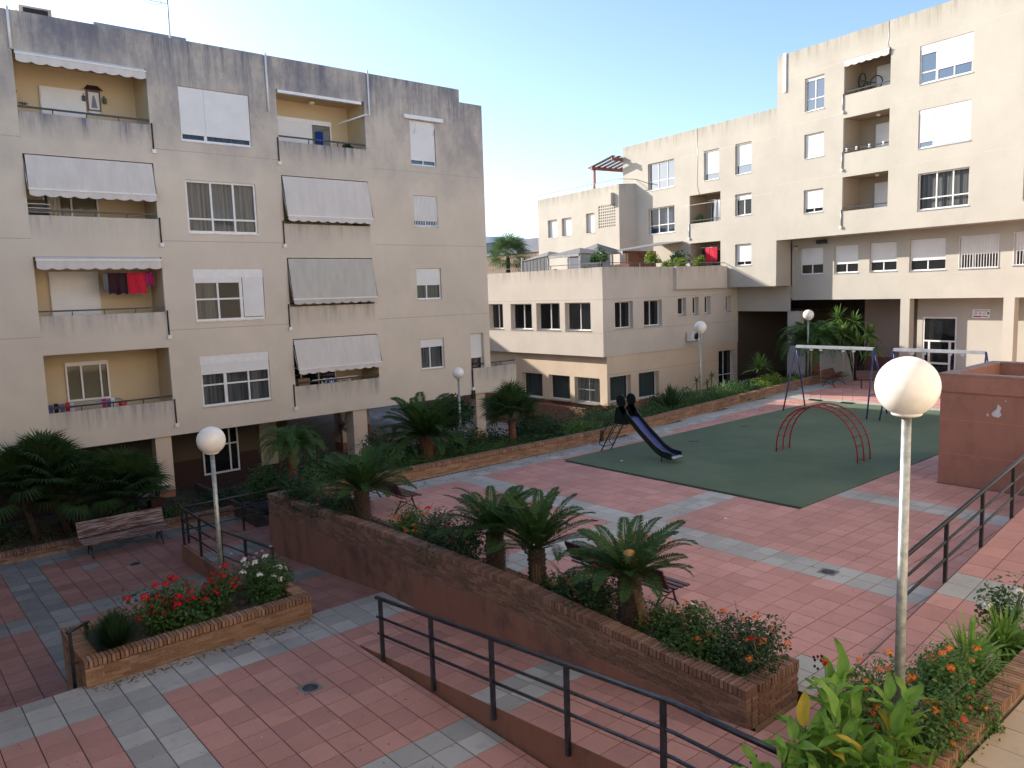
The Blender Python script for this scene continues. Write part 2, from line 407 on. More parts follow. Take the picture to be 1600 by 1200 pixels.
# ---------------------------------------------------------------- paving
MWI = mw.inverted(); FPX = 27.368/36*1600
def pix(p):
    c = MWI @ Vector(p)
    if c.z > -.3: return None
    return 800 + FPX*c.x/-c.z, 600 - FPX*c.y/-c.z, -c.z
def inview(p, m=60):
    q = pix(p); return q is not None and -m < q[0] < 1600+m and -m < q[1] < 1200+m
JZ = .012
def slab(name, poly, z, zb, mat, label=None):
    """solid prism under a tiled surface; top a little below the tiles"""
    b = MB(); n = len(poly)
    zz = z if callable(z) else (lambda x, y: z)
    b.quad([(x, y, zz(x, y)-JZ) for x, y in poly])
    for i in range(n):
        (x0, y0), (x1, y1) = poly[i], poly[(i+1) % n]
        b.quad([(x0, y0, zb), (x1, y1, zb), (x1, y1, zz(x1, y1)-JZ), (x0, y0, zz(x0, y0)-JZ)])
    return b.build(name, mat, None, (poly[0][0], poly[0][1], zb), kind='structure')
def pave(parent, x0, x1, y0, y1, z, ox, oy, matf, skip=None, pitch=.4, gap=.0115, limit=300, wear=.0016):
    zz = z if callable(z) else (lambda x, y: z)
    mats = []; cells = []; off = wloc(parent)
    i0 = math.floor((x0-ox)/pitch); j0 = math.floor((y0-oy)/pitch)
    i = i0
    while ox+i*pitch < x1-.02:
        j = j0
        while oy+j*pitch < y1-.02:
            a0, a1 = max(ox+i*pitch, x0)+gap/2, min(ox+(i+1)*pitch, x1)-gap/2
            b0, b1 = max(oy+j*pitch, y0)+gap/2, min(oy+(j+1)*pitch, y1)-gap/2
            if a1-a0 > .03 and b1-b0 > .03:
                cx, cy = (a0+a1)/2, (b0+b1)/2
                if not (skip and skip(cx, cy)):
                    m = matf(cx, cy)
                    if m not in mats: mats.append(m)
                    p = (cx, cy, zz(cx, cy)); v = inview(p); d = (Vector(p)-Vector((0, 0, 6.5))).length
                    cells.append((0 if v else 1, d, a0, a1, b0, b1, m))
            j += 1
        i += 1
    cells.sort(key=lambda c: (c[0], c[1]))
    bulk = MB(); cache = {}
    for k, (nv, d, a0, a1, b0, b1, m) in enumerate(cells):
        dz = random.uniform(-wear, wear)
        q = [zz(a, b)+dz+random.uniform(-.0008, .0008) for a, b in ((a0, b0), (a1, b0), (a1, b1), (a0, b1))]
        if k < limit and not nv:
            cx, cy = (a0+a1)/2, (b0+b1)/2; zc = zz(cx, cy)
            key = (round(a1-a0, 3), round(b1-b0, 3), m.name, round(zz(a1, b0)-zz(a0, b0), 4), round(zz(a0, b1)-zz(a0, b0), 4))
            if key not in cache:
                t = MB(); h = [zz(a, b)-zc for a, b in ((a0, b0), (a1, b0), (a1, b1), (a0, b1))]
                P = [(a-cx, b-cy) for a, b in ((a0, b0), (a1, b0), (a1, b1), (a0, b1))]; e = .004
                T = [(x-math.copysign(e, x), y-math.copysign(e, y), hh) for (x, y), hh in zip(P, h)]
                S = [(x, y, hh-.004) for (x, y), hh in zip(P, h)]; B = [(x, y, hh-.03) for (x, y), hh in zip(P, h)]
                t.quad(T)
                for a in range(4): c = (a+1) % 4; t.quad([S[a], S[c], T[c], T[a]]); t.quad([B[a], B[c], S[c], S[a]])
                cache[key] = t.mesh('tile', m)
            link('tile', cache[key], parent, (cx-off.x, cy-off.y, zc-off.z+dz), (random.uniform(-.003, .003), random.uniform(-.003, .003), 0))
        else:
            mi = mats.index(m)
            T = [(a0, b0, q[0]), (a1, b0, q[1]), (a1, b1, q[2]), (a0, b1, q[3])]
            bulk.quad(T, mi)
            for a in range(4):
                c = (a+1) % 4; bulk.quad([(T[a][0], T[a][1], T[a][2]-.03), (T[c][0], T[c][1], T[c][2]-.03), T[c], T[a]], mi)
    if bulk.f: bulk.build('tiles', mats, parent, kind='stuff')

# street and far ground, one sheet to the horizon
g = MB(); g.quad([(-1500, -1500, ST), (1500, -1500, ST), (1500, 1500, ST), (-1500, 1500, ST)])
g.build('ground', M['street'], kind='structure')

# lower left court
lc = slab('lower_court', [(-6, 13.75), (6.02, 13.75), (6.02, 20.13), (9.2, 20.13), (9.2, 23.2), (-6, 23.2)], L0, ST-.05, M['joint'])
def mlc(x, y):
    if 2.35 < x < 3.15 or 18.0 < y < 18.8 or y > 22.4 or x < -2.0: return M['greydark']
    if abs(x-4.15) < .2 and abs(y-21.4) < .2: return M['greydark']
    return M['pinkdark']
pave(lc, -4, 6.02, 13.75, 23.2, L0, 2.35, 18.0, mlc)
pave(lc, 6.02, 9.2, 20.13, 23.2, L0, 2.35, 18.0, lambda x, y: M['greydark'] if y > 22.4 else M['pinkdark'], limit=0)
# middle court (where the stairs and both ramps meet)
mc = slab('middle_court', [(-5, 1.0), (5.9, 1.0), (5.9, 12.55), (7.42, 12.55), (7.42, 12.75), (-5, 12.75)], L1, ST-.04, M['joint'])
def mmc(x, y):
    if 11.65 < y < 12.8 or 7.25 < y < 8.05: return M['greyt']
    if 2.2 < x < 3.0 or -1.8 < x < -1.0: return M['greyt']
    return M['pink']
pave(mc, -3, 5.9, 4.2, 12.75, L1, 2.2, 11.65, mmc)
pave(mc, 5.9, 7.42, 11.0, 12.75, L1, 5.9, 11.65, mmc, limit=0)
# stairs down to the lower court
stairs = thing('stairs', 'short flight of grey tiled steps beside the red rose planter', 'stairs', (-.5, 12.75, L0))
for k in range(4):
    s = MB(); y0 = 12.752+k*.25; z1 = L1-(k+1)*.166
    s.box(-5, 2.16, y0, y0+.25, ST, z1); s.build('step', M['greydark'], stairs)
# ramp down beside the planter wall
def zr0(x, y): return L1 if y < 12.75 else max(.42, L1-(y-12.75)*(.41/4.75))
r0 = MB()
Y = [12.56, 12.75, 17.5, 20.1]
for a, b in zip(Y, Y[1:]):
    r0.quad([(6.05, a, zr0(0, a)-JZ), (7.42, a, zr0(0, a)-JZ), (7.42, b, zr0(0, b)-JZ), (6.05, b, zr0(0, b)-JZ)])
r0.quad([(7.42, 18.02, .42-JZ), (9.0, 18.02, .42-JZ), (9.0, 20.1, .42-JZ), (7.42, 20.1, .42-JZ)])
ramp0 = r0.build('ramp', M['joint'], None, (6.05, 12.56, 0), kind='structure')
pave(ramp0, 6.06, 7.42, 12.75, 17.5, zr0, 5.9, 13.0, lambda x, y: M['greydark'] if 15.0 < y < 15.8 else M['pinkdark'])
pave(ramp0, 6.06, 7.42, 17.5, 20.08, .42, 5.9, 17.4, lambda x, y: M['greydark'] if 18.2 < y < 19.0 else M['pinkdark'])
pave(ramp0, 7.42, 9.0, 18.04, 20.08, .42, 7.5, 17.4, lambda x, y: M['pinkdark'], limit=0)
rw = MB()
for a, b in ((12.76, 17.5), (17.5, 20.14)):
    za, zb = zr0(0, a)-.002, zr0(0, b)-.002
    for x, o in ((5.97, 1), (6.05, -1)):
        rw.quad([(x, a, ST), (x, b, ST), (x, b, zb), (x, a, za)])
    rw.quad([(5.97, a, za), (6.05, a, za), (6.05, b, zb), (5.97, b, zb)])
rw.quad([(5.97, 20.14, ST), (9.0, 20.14, ST), (9.0, 20.14, .415), (5.97, 20.14, .415)])
rwo = rw.build('retaining_wall', M['terrac'], None, (6.0, 12.76, 0)); tag(rwo, 'low brown rendered wall edging the ramp behind the white flowers', 'wall')
# ramp up to the playground along the long planter
def zr1(x, y): return L1 if y > 11.0 else min(UP, UP-(y-4.6)*(UP-L1)/6.4)
r1 = MB(); r1.quad([(5.95, 4.6, UP-JZ), (7.44, 4.6, UP-JZ), (7.44, 11.0, L1-JZ+.001), (5.95, 11.0, L1-JZ+.001)])
ramp1 = r1.build('ramp', M['joint'], None, (5.95, 4.6, 0), kind='structure')
pave(ramp1, 5.93, 7.44, 4.6, 11.0, zr1, 5.9, 11.65, lambda x, y: M['greyt'] if 7.25 < y < 8.05 else M['pink'])
rw = MB(); rw.quad([(5.93, 2.4, ST), (5.93, 11.0, ST), (5.93, 11.0, L1-.003), (5.93, 4.6, UP-.003), (5.93, 2.4, UP-.003)])
rw.quad([(5.96, 2.4, ST), (5.96, 11.0, ST), (5.96, 11.0, L1-.003), (5.96, 4.6, UP-.003), (5.96, 2.4, UP-.003)])
rw.quad([(5.93, 4.6, UP-.003), (5.96, 4.6, UP-.003), (5.96, 11.0, L1-.003), (5.93, 11.0, L1-.003)])
rwo = rw.build('retaining_wall', M['terrac'], None, (5.93, 2.4, 0)); tag(rwo, 'brown rendered side wall under the long black ramp railing', 'wall')
# playground court
WALL2 = [(8.4, 17.8), (19.0, 17.7), (39.0, 19.95)]
def w2y(x):
    for (xa, ya), (xb, yb) in zip(WALL2, WALL2[1:]):
        if x <= xb: return ya+(yb-ya)*(x-xa)/(xb-xa)
    return 19.95+(x-39)*.11
uc = slab('playground_court', [(5.97, 2.4), (9.25, 2.4), (9.25, 4.5), (48, 4.5), (48, 20.8), (39, 19.97), (19.0, 17.72), (8.6, 17.82), (8.62, 4.6), (5.97, 4.6)], UP, ST-.03, M['joint'])
GX0, GX1, GY0, GY1 = 16.08, 31.7, 8.85, 16.6
def muc(x, y):
    if y > w2y(x)-1.0 or (12.35 < x < 13.15 and y < 17) or (17.6 < x < 18.4 and y < GY0) or (10.45 < y < 11.25 and x < GX0) or (4.6 < y < 5.4 and x < 9.4) or GX1 < x < GX1+.8: return M['greyU']
    return M['pinkU']
def suc(x, y):
    return (GX0 < x < GX1 and GY0 < y < GY1) or y > w2y(x)-.02 or (20.4 < x < 24.2 and 3 < y < 7.7)
pave(uc, 8.62, 42, 4.5, 20.4, UP, 12.35, 10.45, muc, suc)
pave(uc, 5.97, 9.25, 2.4, 4.6, UP, 12.35, 10.45, lambda x, y: M['pink'], limit=0)
gr = MB(); gr.box(GX0+.01, GX1-.01, GY0+.01, GY1-.01, UP-.03, UP+.012)
gr.build('rubber_playground_floor', M['rubber'], None, (GX0, GY0, UP), kind='structure')
for (x, y, r_) in ((24.3, 15.6, .17), (20.9, 15.35, .2)):
    b = MB(); b.lathe((x, y, UP+.012), [(0, .003), (r_, .003), (r_, 0)], 18); tag(b.build('manhole_cover', M['drain'], None, (x, y, UP)), 'small round cover set in the green rubber %s' % ('far left corner' if x > 22 else 'behind the slide foot'), 'cover')
# second ramp on the right rising away from the camera
def zr2(x, y): return UP+max(0, (x-9.25)*.128)
r2 = MB(); r2.quad([(9.25, 2.95, UP-JZ), (21, 2.95, zr2(21, 0)-JZ), (21, 4.48, zr2(21, 0)-JZ), (9.25, 4.48, UP-JZ)])
ramp2 = r2.build('ramp', M['joint'], None, (9.25, 2.95, 0), kind='structure')
pave(ramp2, 9.25, 19.6, 2.97, 4.5, zr2, 12.1, 4.1, lambda x, y: M['greyU'] if 12.1 < x < 12.9 else M['pinkU'])
rw = MB(); rw.quad([(9.25, 4.515, UP-.02), (21, 4.515, UP-.02), (21, 4.515, zr2(21, 0)-.004), (9.25, 4.515, UP-.004)]); rw.quad([(9.25, 4.5, zr2(9.25, 0)-.004), (21, 4.5, zr2(21, 0)-.004), (21, 4.515, zr2(21, 0)-.004), (9.25, 4.515, UP-.004)])
rwo = rw.build('retaining_wall', M['terrac'], None, (9.25, 4.5, UP)); tag(rwo, 'brown rendered side wall of the right hand ramp facing the playground', 'wall')
# near path with buff tiles
np_ = slab('near_path', [(2.5, -1.5), (24, -1.5), (24, 2.34), (2.5, 2.34)], 2.3, ST-.02, M['joint'])
pave(np_, 4, 14, .3, 2.34, 2.3, 7.1-.4*10, 2.34-.4*6, lambda x, y: M['buff'])

# ---------------------------------------------------------------- drains
def drain(loc, label, rz=0):
    t = thing('floor_drain', label, 'drain', loc, rz)
    b = MB(); b.box(-.15, .15, -.15, .15, -.02, .004); b.build('frame', M['railgrey'], t, (0, 0, 0))
    b = MB(); b.lathe((0, 0, .006), [(0, .0), (.115, 0), (.115, -.01)], 20)
    b.build('grate', M['drain'], t, (0, 0, 0))
    b = MB()
    for k in range(12):
        a = k*math.pi/6; b.obox((.075*math.cos(a), .075*math.sin(a), .0075), (.032*math.cos(a), .032*math.sin(a), 0), (-.006*math.sin(a), .006*math.cos(a), 0), (0, 0, .0015))
    b.build('slot', M['blackp'], t, (0, 0, 0)); return t
drain((4.68, 10.27, L1), 'round floor drain in pink paving between rose planter and black railing')
drain((12.72, 6.5, UP), 'round drain in the grey strip near the grey lamp post', .1)
drain((12.74, 14.5, UP), 'round drain in the grey strip left of the green rubber floor')
drain((5.02, 20.75, L0), 'dark floor drain in front of the peeling wooden bench')

# ---------------------------------------------------------------- brickwork
class Bricks:
    """collects brick boxes; the nearest become single brick objects, the others one joined mesh"""
    def __init__(self): self.l = []
    def add(self, c, ang, lx, ly, lz, tilt=0.): self.l.append((Vector(c), ang, lx, ly, lz, tilt))
    def emit(self, parent, mat, limit=298):
        off = wloc(parent)
        key = lambda t: (0 if inview(t[0], 20) else 1, (t[0]-Vector((0, 0, 6.5))).length)
        self.l.sort(key=key); cache = {}; bulk = MB()
        for k, (c, a, lx, ly, lz, tl) in enumerate(self.l):
            if k < limit and inview(c, 20):
                kk = (round(lx, 3), round(ly, 3), round(lz, 3))
                if kk not in cache:
                    b = MB(); e = .003; x, y, z = lx/2, ly/2, lz/2
                    b.box(-x+e, x-e, -y+e, y-e, -z, z); b.box(-x, x, -y, y, -z+e, z-e) if False else None
                    cache[kk] = b.mesh('brick', mat)
                link('brick', cache[kk], parent, c-off, (0, tl, a))
            else:
                ca, sa = math.cos(a), math.sin(a)
                bulk.obox(c, (ca*lx/2, sa*lx/2, 0), (-sa*ly/2, ca*ly/2, 0), (0, 0, lz/2))
        if bulk.f: bulk.build('brickwork', mat, parent, kind='stuff')
def brick_run(B, p0, p1, ztop, zbot, nrm, cope=.105, depth=.24, courses=None, thick=.06, inset=0., copeonly=False, nocope=False):
    """soldier course on top of stretcher courses from p0 to p1; nrm points out of the wall"""
    p0 = Vector((*p0, 0)); p1 = Vector((*p1, 0)); n = Vector((*nrm, 0)).normalized(); d = (p1-p0); L = d.length; d.normalize(); ang = math.atan2(d.y, d.x)
    zt = ztop if callable(ztop) else (lambda s: ztop)
    k = int(L/.062)
    for i in range(0 if nocope else k):
        s = (i+.5)*L/k
        c = p0+d*s - n*(depth/2 - .008) + Vector((0, 0, zt(s)-cope/2+random.uniform(-.005, .005))) + n*random.uniform(-.004, .006)
        B.add(c, ang+random.uniform(-.02, .02), L/k-.008, depth, cope, 0)
    if copeonly: return
    zb = zbot if callable(zbot) else (lambda s: zbot)
    nc = courses if courses else 40
    for r_ in range(nc):
        off = (r_ % 2)*.125; s = -off
        while s < L-.03:
            a0, a1 = max(0, s)+.005, min(L, s+.25)-.005
            if a1-a0 > .04:
                m = (a0+a1)/2; z = zt(m)-cope-.010-(r_+.5)*.056
                if z > zb(m)-.02:
                    c = p0+d*m - n*(.055+inset) + Vector((0, 0, z)) + n*random.uniform(-.003, .003)
                    B.add(c, ang, a1-a0, .11, .045, 0)
            s += .25

# rose planter at the head of the stairs
pl = thing('brick_planter', 'low brick planter of red roses and white flowers beside the steps', 'planter', (4.0, 13.4, L1))
b = MB(); X0, X1, Y0, Y1, ZT = 2.22, 5.88, 12.59, 14.25, 1.25
for (a0, a1, c0, c1) in ((X0, X1, Y0, Y0+.2), (X0, X1, Y1-.2, Y1), (X0, X0+.2, Y0+.2, Y1-.2), (X1-.2, X1, Y0+.2, Y1-.2)): b.box(a0+.012, a1-.012, c0+.012 if c0 == Y0 else c0, c1-.012 if c1 == Y1 else c1, ST, ZT-.122)
b.build('mortar_core', M['mortar'], pl)
b = MB(); b.box(X0+.2, X1-.2, Y0+.2, Y1-.2, L0, 1.15); b.build('soil', M['soil'], pl)
B = Bricks()
brick_run(B, (X0, Y0), (X1, Y0), ZT, L1-.03, (0, -1)); brick_run(B, (X0, Y1-.24), (X0, Y0+.25), ZT, L0, (-1, 0), courses=6)
brick_run(B, (X1, Y0+.25), (X1, Y1-.24), ZT, .4, (1, 0), courses=6); brick_run(B, (X1, Y1), (X0, Y1), ZT, L0, (0, 1), courses=3)
brick_run(B, (X0, Y0+.25), (X0, Y0+.11), ZT, L1-.03, (-1, 0), nocope=True); brick_run(B, (X1, Y0+.11), (X1, Y0+.25), ZT, L1-.03, (1, 0), nocope=True)
B.emit(pl, M['brick'])

# long planter with the cycads
PX0, PX1, PY0, PY1 = 7.43, 8.58, 4.74, 17.98
def ptop(y):
    P = [(4.5, 1.87), (6.3, 1.94), (9.0, 2.08), (12.6, 2.05), (18.0, 1.84)]
    for (a, za), (c, zc) in zip(P, P[1:]):
        if y <= c: return za+(zc-za)*(y-a)/(c-a)
    return P[-1][1]
lp = thing('brick_planter', 'long raised planter holding the cycads between ramp and playground', 'planter', (8.0, 11.3, L0))
B = Bricks()
brick_run(B, (PX0, PY0), (PX0, PY1), lambda s: ptop(PY0+s), lambda s: ptop(PY0+s)-.52+.03*math.sin(s*1.7), (-1, 0), courses=9)
brick_run(B, (PX0+.25, PY0), (PX1, PY0), 1.87, UP-.05, (0, -1)); brick_run(B, (PX0+.112, PY0), (PX0+.25, PY0), 1.87, UP-.05, (0, -1), nocope=True); brick_run(B, (PX1, PY0+.11), (PX1, PY0+.25), 1.87, UP-.02, (1, 0), nocope=True)
brick_run(B, (PX1, PY0+.25), (PX1, 17.6), 1.62, UP-.02, (1, 0), depth=.12)
brick_run(B, (PX0+.25, PY1), (PX1, PY1), 1.84, UP-.5, (0, 1))
b = MB()
n_ = 24
for i in range(n_):
    ya, yb = PY0+.02+(PY1-PY0-.04)*i/n_, PY0+.02+(PY1-PY0-.04)*(i+1)/n_
    za, zb = ptop(ya)-.122, ptop(yb)-.122
    b.quad([(PX0+.014, ya, ST), (PX0+.014, yb, ST), (PX0+.014, yb, zb), (PX0+.014, ya, za)])
    b.quad([(PX0+.2, ya, ST), (PX0+.2, yb, ST), (PX0+.2, yb, zb), (PX0+.2, ya, za)])
    b.quad([(PX0+.014, ya, za), (PX0+.2, ya, za), (PX0+.2, yb, zb), (PX0+.014, yb, zb)])
b.box(PX0+.2, PX1-.012, PY0+.014, PY0+.2, ST, 1.76); b.box(PX0+.2, PX1-.012, PY1-.2, PY1-.014, ST, 1.71); b.box(PX1-.11, PX1-.012, PY0+.2, PY1-.2, ST, 1.49)
b.build('mortar_core', M['mortar'], lp)
b = MB()                                      # smooth brown render on the lower part of the ramp side
for i in range(n_):
    ya, yb = PY0+(PY1-PY0)*i/n_, PY0+(PY1-PY0)*(i+1)/n_
    f = lambda y: ptop(y)-.50+.04*math.sin((y-PY0)*1.7)-.02*math.sin(y*5.1)
    b.quad([(PX0-.012, ya, ST), (PX0-.012, yb, ST), (PX0-.012, yb, f(yb)), (PX0-.012, ya, f(ya))])
    b.quad([(PX0-.012, ya, f(ya)), (PX0-.012, yb, f(yb)), (PX0+.05, yb, f(yb)+.01), (PX0+.05, ya, f(ya)+.01)])
b.build('render_coat', M['terrac'], lp)
b = MB(); b.quad([(PX0+.2, PY0+.2, 1.72), (PX1-.1, PY0+.2, 1.6), (PX1-.1, PY1-.2, 1.6), (PX0+.2, PY1-.2, 1.72)]); b.build('soil', M['soil'], lp)
B.emit(lp, M['brickdark'])

# long garden wall behind the playground
gw = thing('brick_garden_wall', 'long low brick wall between playground and garden beds', 'wall', (19.0, 17.7, UP))
B = Bricks(); b = MB()
HT = UP+.37
for (pa, pb) in zip(WALL2, WALL2[1:]):
    va, vb = Vector(pa), Vector(pb); d = (vb-va).normalized(); n = Vector((d.y, -d.x))
    brick_run(B, pa, pb, HT, UP-.03, (n.x, n.y), courses=4)
    q = [va-n*.012, vb-n*.012, vb-n*.2, va-n*.2]
    b.quad([(p.x, p.y, HT-.122) for p in q])
    for i in (0, 2): j = (i+1) % 4; b.quad([(q[i].x, q[i].y, ST), (q[j].x, q[j].y, ST), (q[j].x, q[j].y, HT-.122), (q[i].x, q[i].y, HT-.122)])
b.build('mortar_core', M['mortar'], gw)
B.emit(gw, M['brick'], 298)
b = MB(); b.box(18.93, 19.05, 17.66, 17.72, UP, HT+.005); b.build('expansion_joint', M['joint'], gw)
# garden soil falling towards the buildings
def zg(x, y):
    t = min(1, max(0, (y-w2y(x)-.3)/6.0)); return (HT-.2)*(1-t)+(.1 if x < 20 else -.2)*t + .04*math.sin(x*1.7+y)
b = MB(); xs = [8.62+i*1.0 for i in range(34)]
for xa, xb in zip(xs, xs[1:]):
    for j in range(9):
        ya, yb = [(w2y(x)+.18+(26.6-w2y(x))*j/9, w2y(x)+.18+(26.6-w2y(x))*(j+1)/9) for x in (xa, xb)]
        b.quad([(xa, ya[0], zg(xa, ya[0])), (xb, yb[0], zg(xb, yb[0])), (xb, yb[1], zg(xb, yb[1])), (xa, ya[1], zg(xa, ya[1]))], smooth=True)
b.box(8.5, 8.62, 18.1, 26.6, ST, .45)
b.build('garden_soil', M['soil'], None, (8.6, 18, 0), kind='structure')
# bed in front of the left block
b = MB(); b.box(-6, 8.5, 23.42, 27.2, ST, .14); b.build('garden_bed', M['soil'], None, (0, 25, 0), kind='structure')
ew = thing('brick_edging', 'low brick edging of the bed behind the peeling bench', 'wall', (1.5, 23.3, 0))
B = Bricks(); brick_run(B, (-6, 23.2), (9.1, 23.2), .30, 0, (0, -1), depth=.2, courses=2); B.emit(ew, M['brickdark'], 200)
b = MB(); b.box(-6, 9.1, 23.22, 23.38, ST, .175); b.build('mortar_core', M['mortar'], ew)
# near right planter
rp = thing('brick_planter', 'near right brick planter full of lantana beside the buff path', 'planter', (8.5, 2.6, 1.44))
b = MB(); b.box(5.3, 14, 2.36, 2.93, ST, 2.1); b.build('soil', M['soil'], rp)
B = Bricks(); brick_run(B, (14, 2.36), (5.05, 2.36), 2.44, 2.3, (0, 1), depth=.24, copeonly=True)
for q in B.l: q[0].y = 2.36+.12
B2 = Bricks(); B2.l = B.l
brick_run(B2, (5.05, 2.38), (5.05, 2.95), 2.36, 1.4, (-1, 0)); B2.emit(rp, M['brick'])
b = MB(); b.box(5.06, 14, 2.37, 2.58, ST, 2.32); b.box(5.06, 5.25, 2.58, 2.94, ST, 2.24); b.build('mortar_core', M['mortar'], rp)

# windblown leaves and grit on the paving
def litter(name, n, x0, x1, y0, y1, z, s0, s1, mat, seed, zf=None):
    rnd = np.random.RandomState(seed); V = []; F = []
    for k in range(n):
        x, y = rnd.uniform(x0, x1), rnd.uniform(y0, y1)
        if zf and not zf(x, y): continue
        s = rnd.uniform(s0, s1); a = rnd.uniform(0, 6.3); c, d = math.cos(a)*s, math.sin(a)*s; b0 = len(V)
        V += [(x-c, y-d, z+.004), (x+d*.5, y-c*.5, z+.006+s*.3), (x+c, y+d, z+.004), (x-d*.5, y+c*.5, z+.006+s*.2)]; F.append((b0, b0+1, b0+2, b0+3))
    me = bpy.data.meshes.new(name); me.from_pydata(V, [], F); me.materials.append(mat); o = link(name, me); tag(o, kind='stuff')
M['leaflitter'] = plain('dry_leaf', (.13, .08, .04), .9, var=.4, nsc=20); M['grit'] = plain('pale_grit', (.6, .57, .52), .9)
litter('fallen_leaves', 140, -1, 5.8, 5, 12.5, L1, .008, .022, M['leaflitter'], 1); litter('fallen_leaves', 330, 8.8, 20, 4.7, 17.5, UP, .008, .024, M['leaflitter'], 2)
litter('fallen_leaves', 150, -1, 6, 14.5, 23, L0, .012, .03, M['leaflitter'], 3); litter('pale_litter', 120, 8.8, 20, 4.7, 17.5, UP, .008, .02, M['grit'], 4); litter('pale_litter', 60, -1, 5.8, 5, 12.5, L1, .008, .018, M['grit'], 5)
litter('fallen_leaves', 500, 8.7, 33, 17.0, 17.6, UP, .015, .035, M['leaflitter'], 6, lambda x, y: y < w2y(x)-.03); litter('fallen_leaves', 260, 2.3, 5.8, 12.3, 12.56, L1, .012, .03, M['leaflitter'], 7)
# ---------------------------------------------------------------- building kit
def sheet(b, s0, s1, z0, z1, ops, d=0., mi=0):
    """wall face with real openings; ops = (a0, a1, c0, c1)"""
    S = sorted({s0, s1, *[v for o in ops for v in o[:2] if s0 < v < s1]}); Z = sorted({z0, z1, *[v for o in ops for v in o[2:4] if z0 < v < z1]})
    for a, a2 in zip(S, S[1:]):
        run = None
        for c, c2 in zip(Z, Z[1:]):
            m, n = (a+a2)/2, (c+c2)/2
            if any(o[0] < m < o[1] and o[2] < n < o[3] for o in ops): continue
            b.quad([(a, d, c), (a2, d, c), (a2, d, c2), (a, d, c2)], mi)
def reveal(b, a0, a1, c0, c1, d0, d1, mi=0, back=None, ends='lrtb'):
    if 'l' in ends: b.quad([(a0, d0, c0), (a0, d1, c0), (a0, d1, c1), (a0, d0, c1)], mi)
    if 'r' in ends: b.quad([(a1, d0, c0), (a1, d1, c0), (a1, d1, c1), (a1, d0, c1)], mi)
    if 't' in ends: b.quad([(a0, d0, c1), (a1, d0, c1), (a1, d1, c1), (a0, d1, c1)], mi)
    if 'b' in ends: b.quad([(a0, d0, c0), (a1, d0, c0), (a1, d1, c0), (a0, d1, c0)], mi)
    if back is not None: b.quad([(a0, d1, c0), (a1, d1, c0), (a1, d1, c1), (a0, d1, c1)], back)
def window(bld, F, a0, a1, c0, c1, d, cols=(0, .5, 1), tr=None, shut=(), box=0., curtain=None, sill=True, glass='glass', name='window', label=None, fw=.05, mat='white', curt=(0, 1), thick=None):
    W, H = a1-a0, c1-c0
    b = MB(F); e = .002
    b.box(a0+e, a1-e, d, d+.07, c1-fw-box*1.0, c1-e); b.box(a0+e, a1-e, d, d+.07, c0+e, c0+fw+.01)
    zt, zb = c1-fw-box, c0+fw+.01
    b.box(a0+e, a0+fw, d, d+.07, zb, zt); b.box(a1-fw, a1-e, d, d+.07, zb, zt)
    for k in cols[1:-1]:
        wv = fw*(1.0 if thick is None or k not in thick else 1.7)
        b.box(a0+W*k-wv/2, a0+W*k+wv/2, d-.004, d+.066, zb, zt)
    if tr:
        for (i, k) in enumerate(zip(cols, cols[1:])):
            b.box(a0+W*k[0]+fw*.5, a0+W*k[1]-fw*.5, d+.004, d+.06, c0+H*tr-fw*.45, c0+H*tr+fw*.45)
    if box: b.box(a0+e, a1-e, d-.03, d, c1-fw-box, c1-e)
    w_ = b.build(name, M[mat], bld, label=label)
    for k0, k1 in zip(cols, cols[1:]):
        rows = [(zb, zt)] if not tr else [(zb, c0+H*tr), (c0+H*tr, zt)]
        for r0_, r1_ in rows:
            p = MB(F); p.quad([(a0+W*k0+fw*.4, d+.03, r0_), (a0+W*k1-fw*.4, d+.03, r0_), (a0+W*k1-fw*.4, d+.03, r1_), (a0+W*k0+fw*.4, d+.03, r1_)])
            p.build('pane', M[glass], w_)
    for (k0, k1, dr) in shut:
        s = MB(F); s.box(a0+W*k0+.02, a0+W*k1-.02, d-.022, d-.006, c1-.02-box-(H-box-.04)*dr, c1-.02-box); s.build('shutter', M['shutter'], w_)
        s = MB(F); zz_ = c1-.02-box-(H-box-.04)*dr; s.box(a0+W*k0+.02, a0+W*k1-.02, d-.03, d-.004, zz_-.03, zz_-.002); s.build('shutter_rail', M['white'], w_)
    if sill:
        s = MB(F); s.box(a0-.03, a1+.03, -.03 if d > .02 else -.03, d+.02, c0-.035, c0-.001); s.build('sill', M['alu'], w_)
    if curtain:
        s = MB(F); n = 14; A0, A1 = a0+W*curt[0]+.04, a0+W*curt[1]-.04
        for i in range(n):
            x0, x1 = A0+(A1-A0)*i/n, A0+(A1-A0)*(i+1)/n
            s.quad([(x0, d+.16+.02*(i % 2), c0), (x1, d+.16+.02*((i+1) % 2), c0), (x1, d+.16+.02*((i+1) % 2), c1-.03), (x0, d+.16+.02*(i % 2), c1-.03)])
        s.build('curtain', M[curtain], w_)
    return w_
def opening(b, a0, a1, c0, c1, d, wi=0, di=1, room=.8):
    reveal(b, a0, a1, c0, c1, 0, d, wi)
    reveal(b, a0, a1, c0, c1, d, d+room, di, back=di)
def loggia(b, a0, a1, c0, c1, depth=1.35, wi=0, ii=2, par=.95, th=.13):
    """recessed balcony: parapet flush with the facade, room behind"""
    reveal(b, a0, a1, c0, c1, 0, th, wi, ends='lrtb')
    b.quad([(a0, th, c0-par), (a1, th, c0-par), (a1, th, c0), (a0, th, c0)], ii)
    reveal(b, a0, a1, c0-par, c1, th, depth, ii, back=ii)
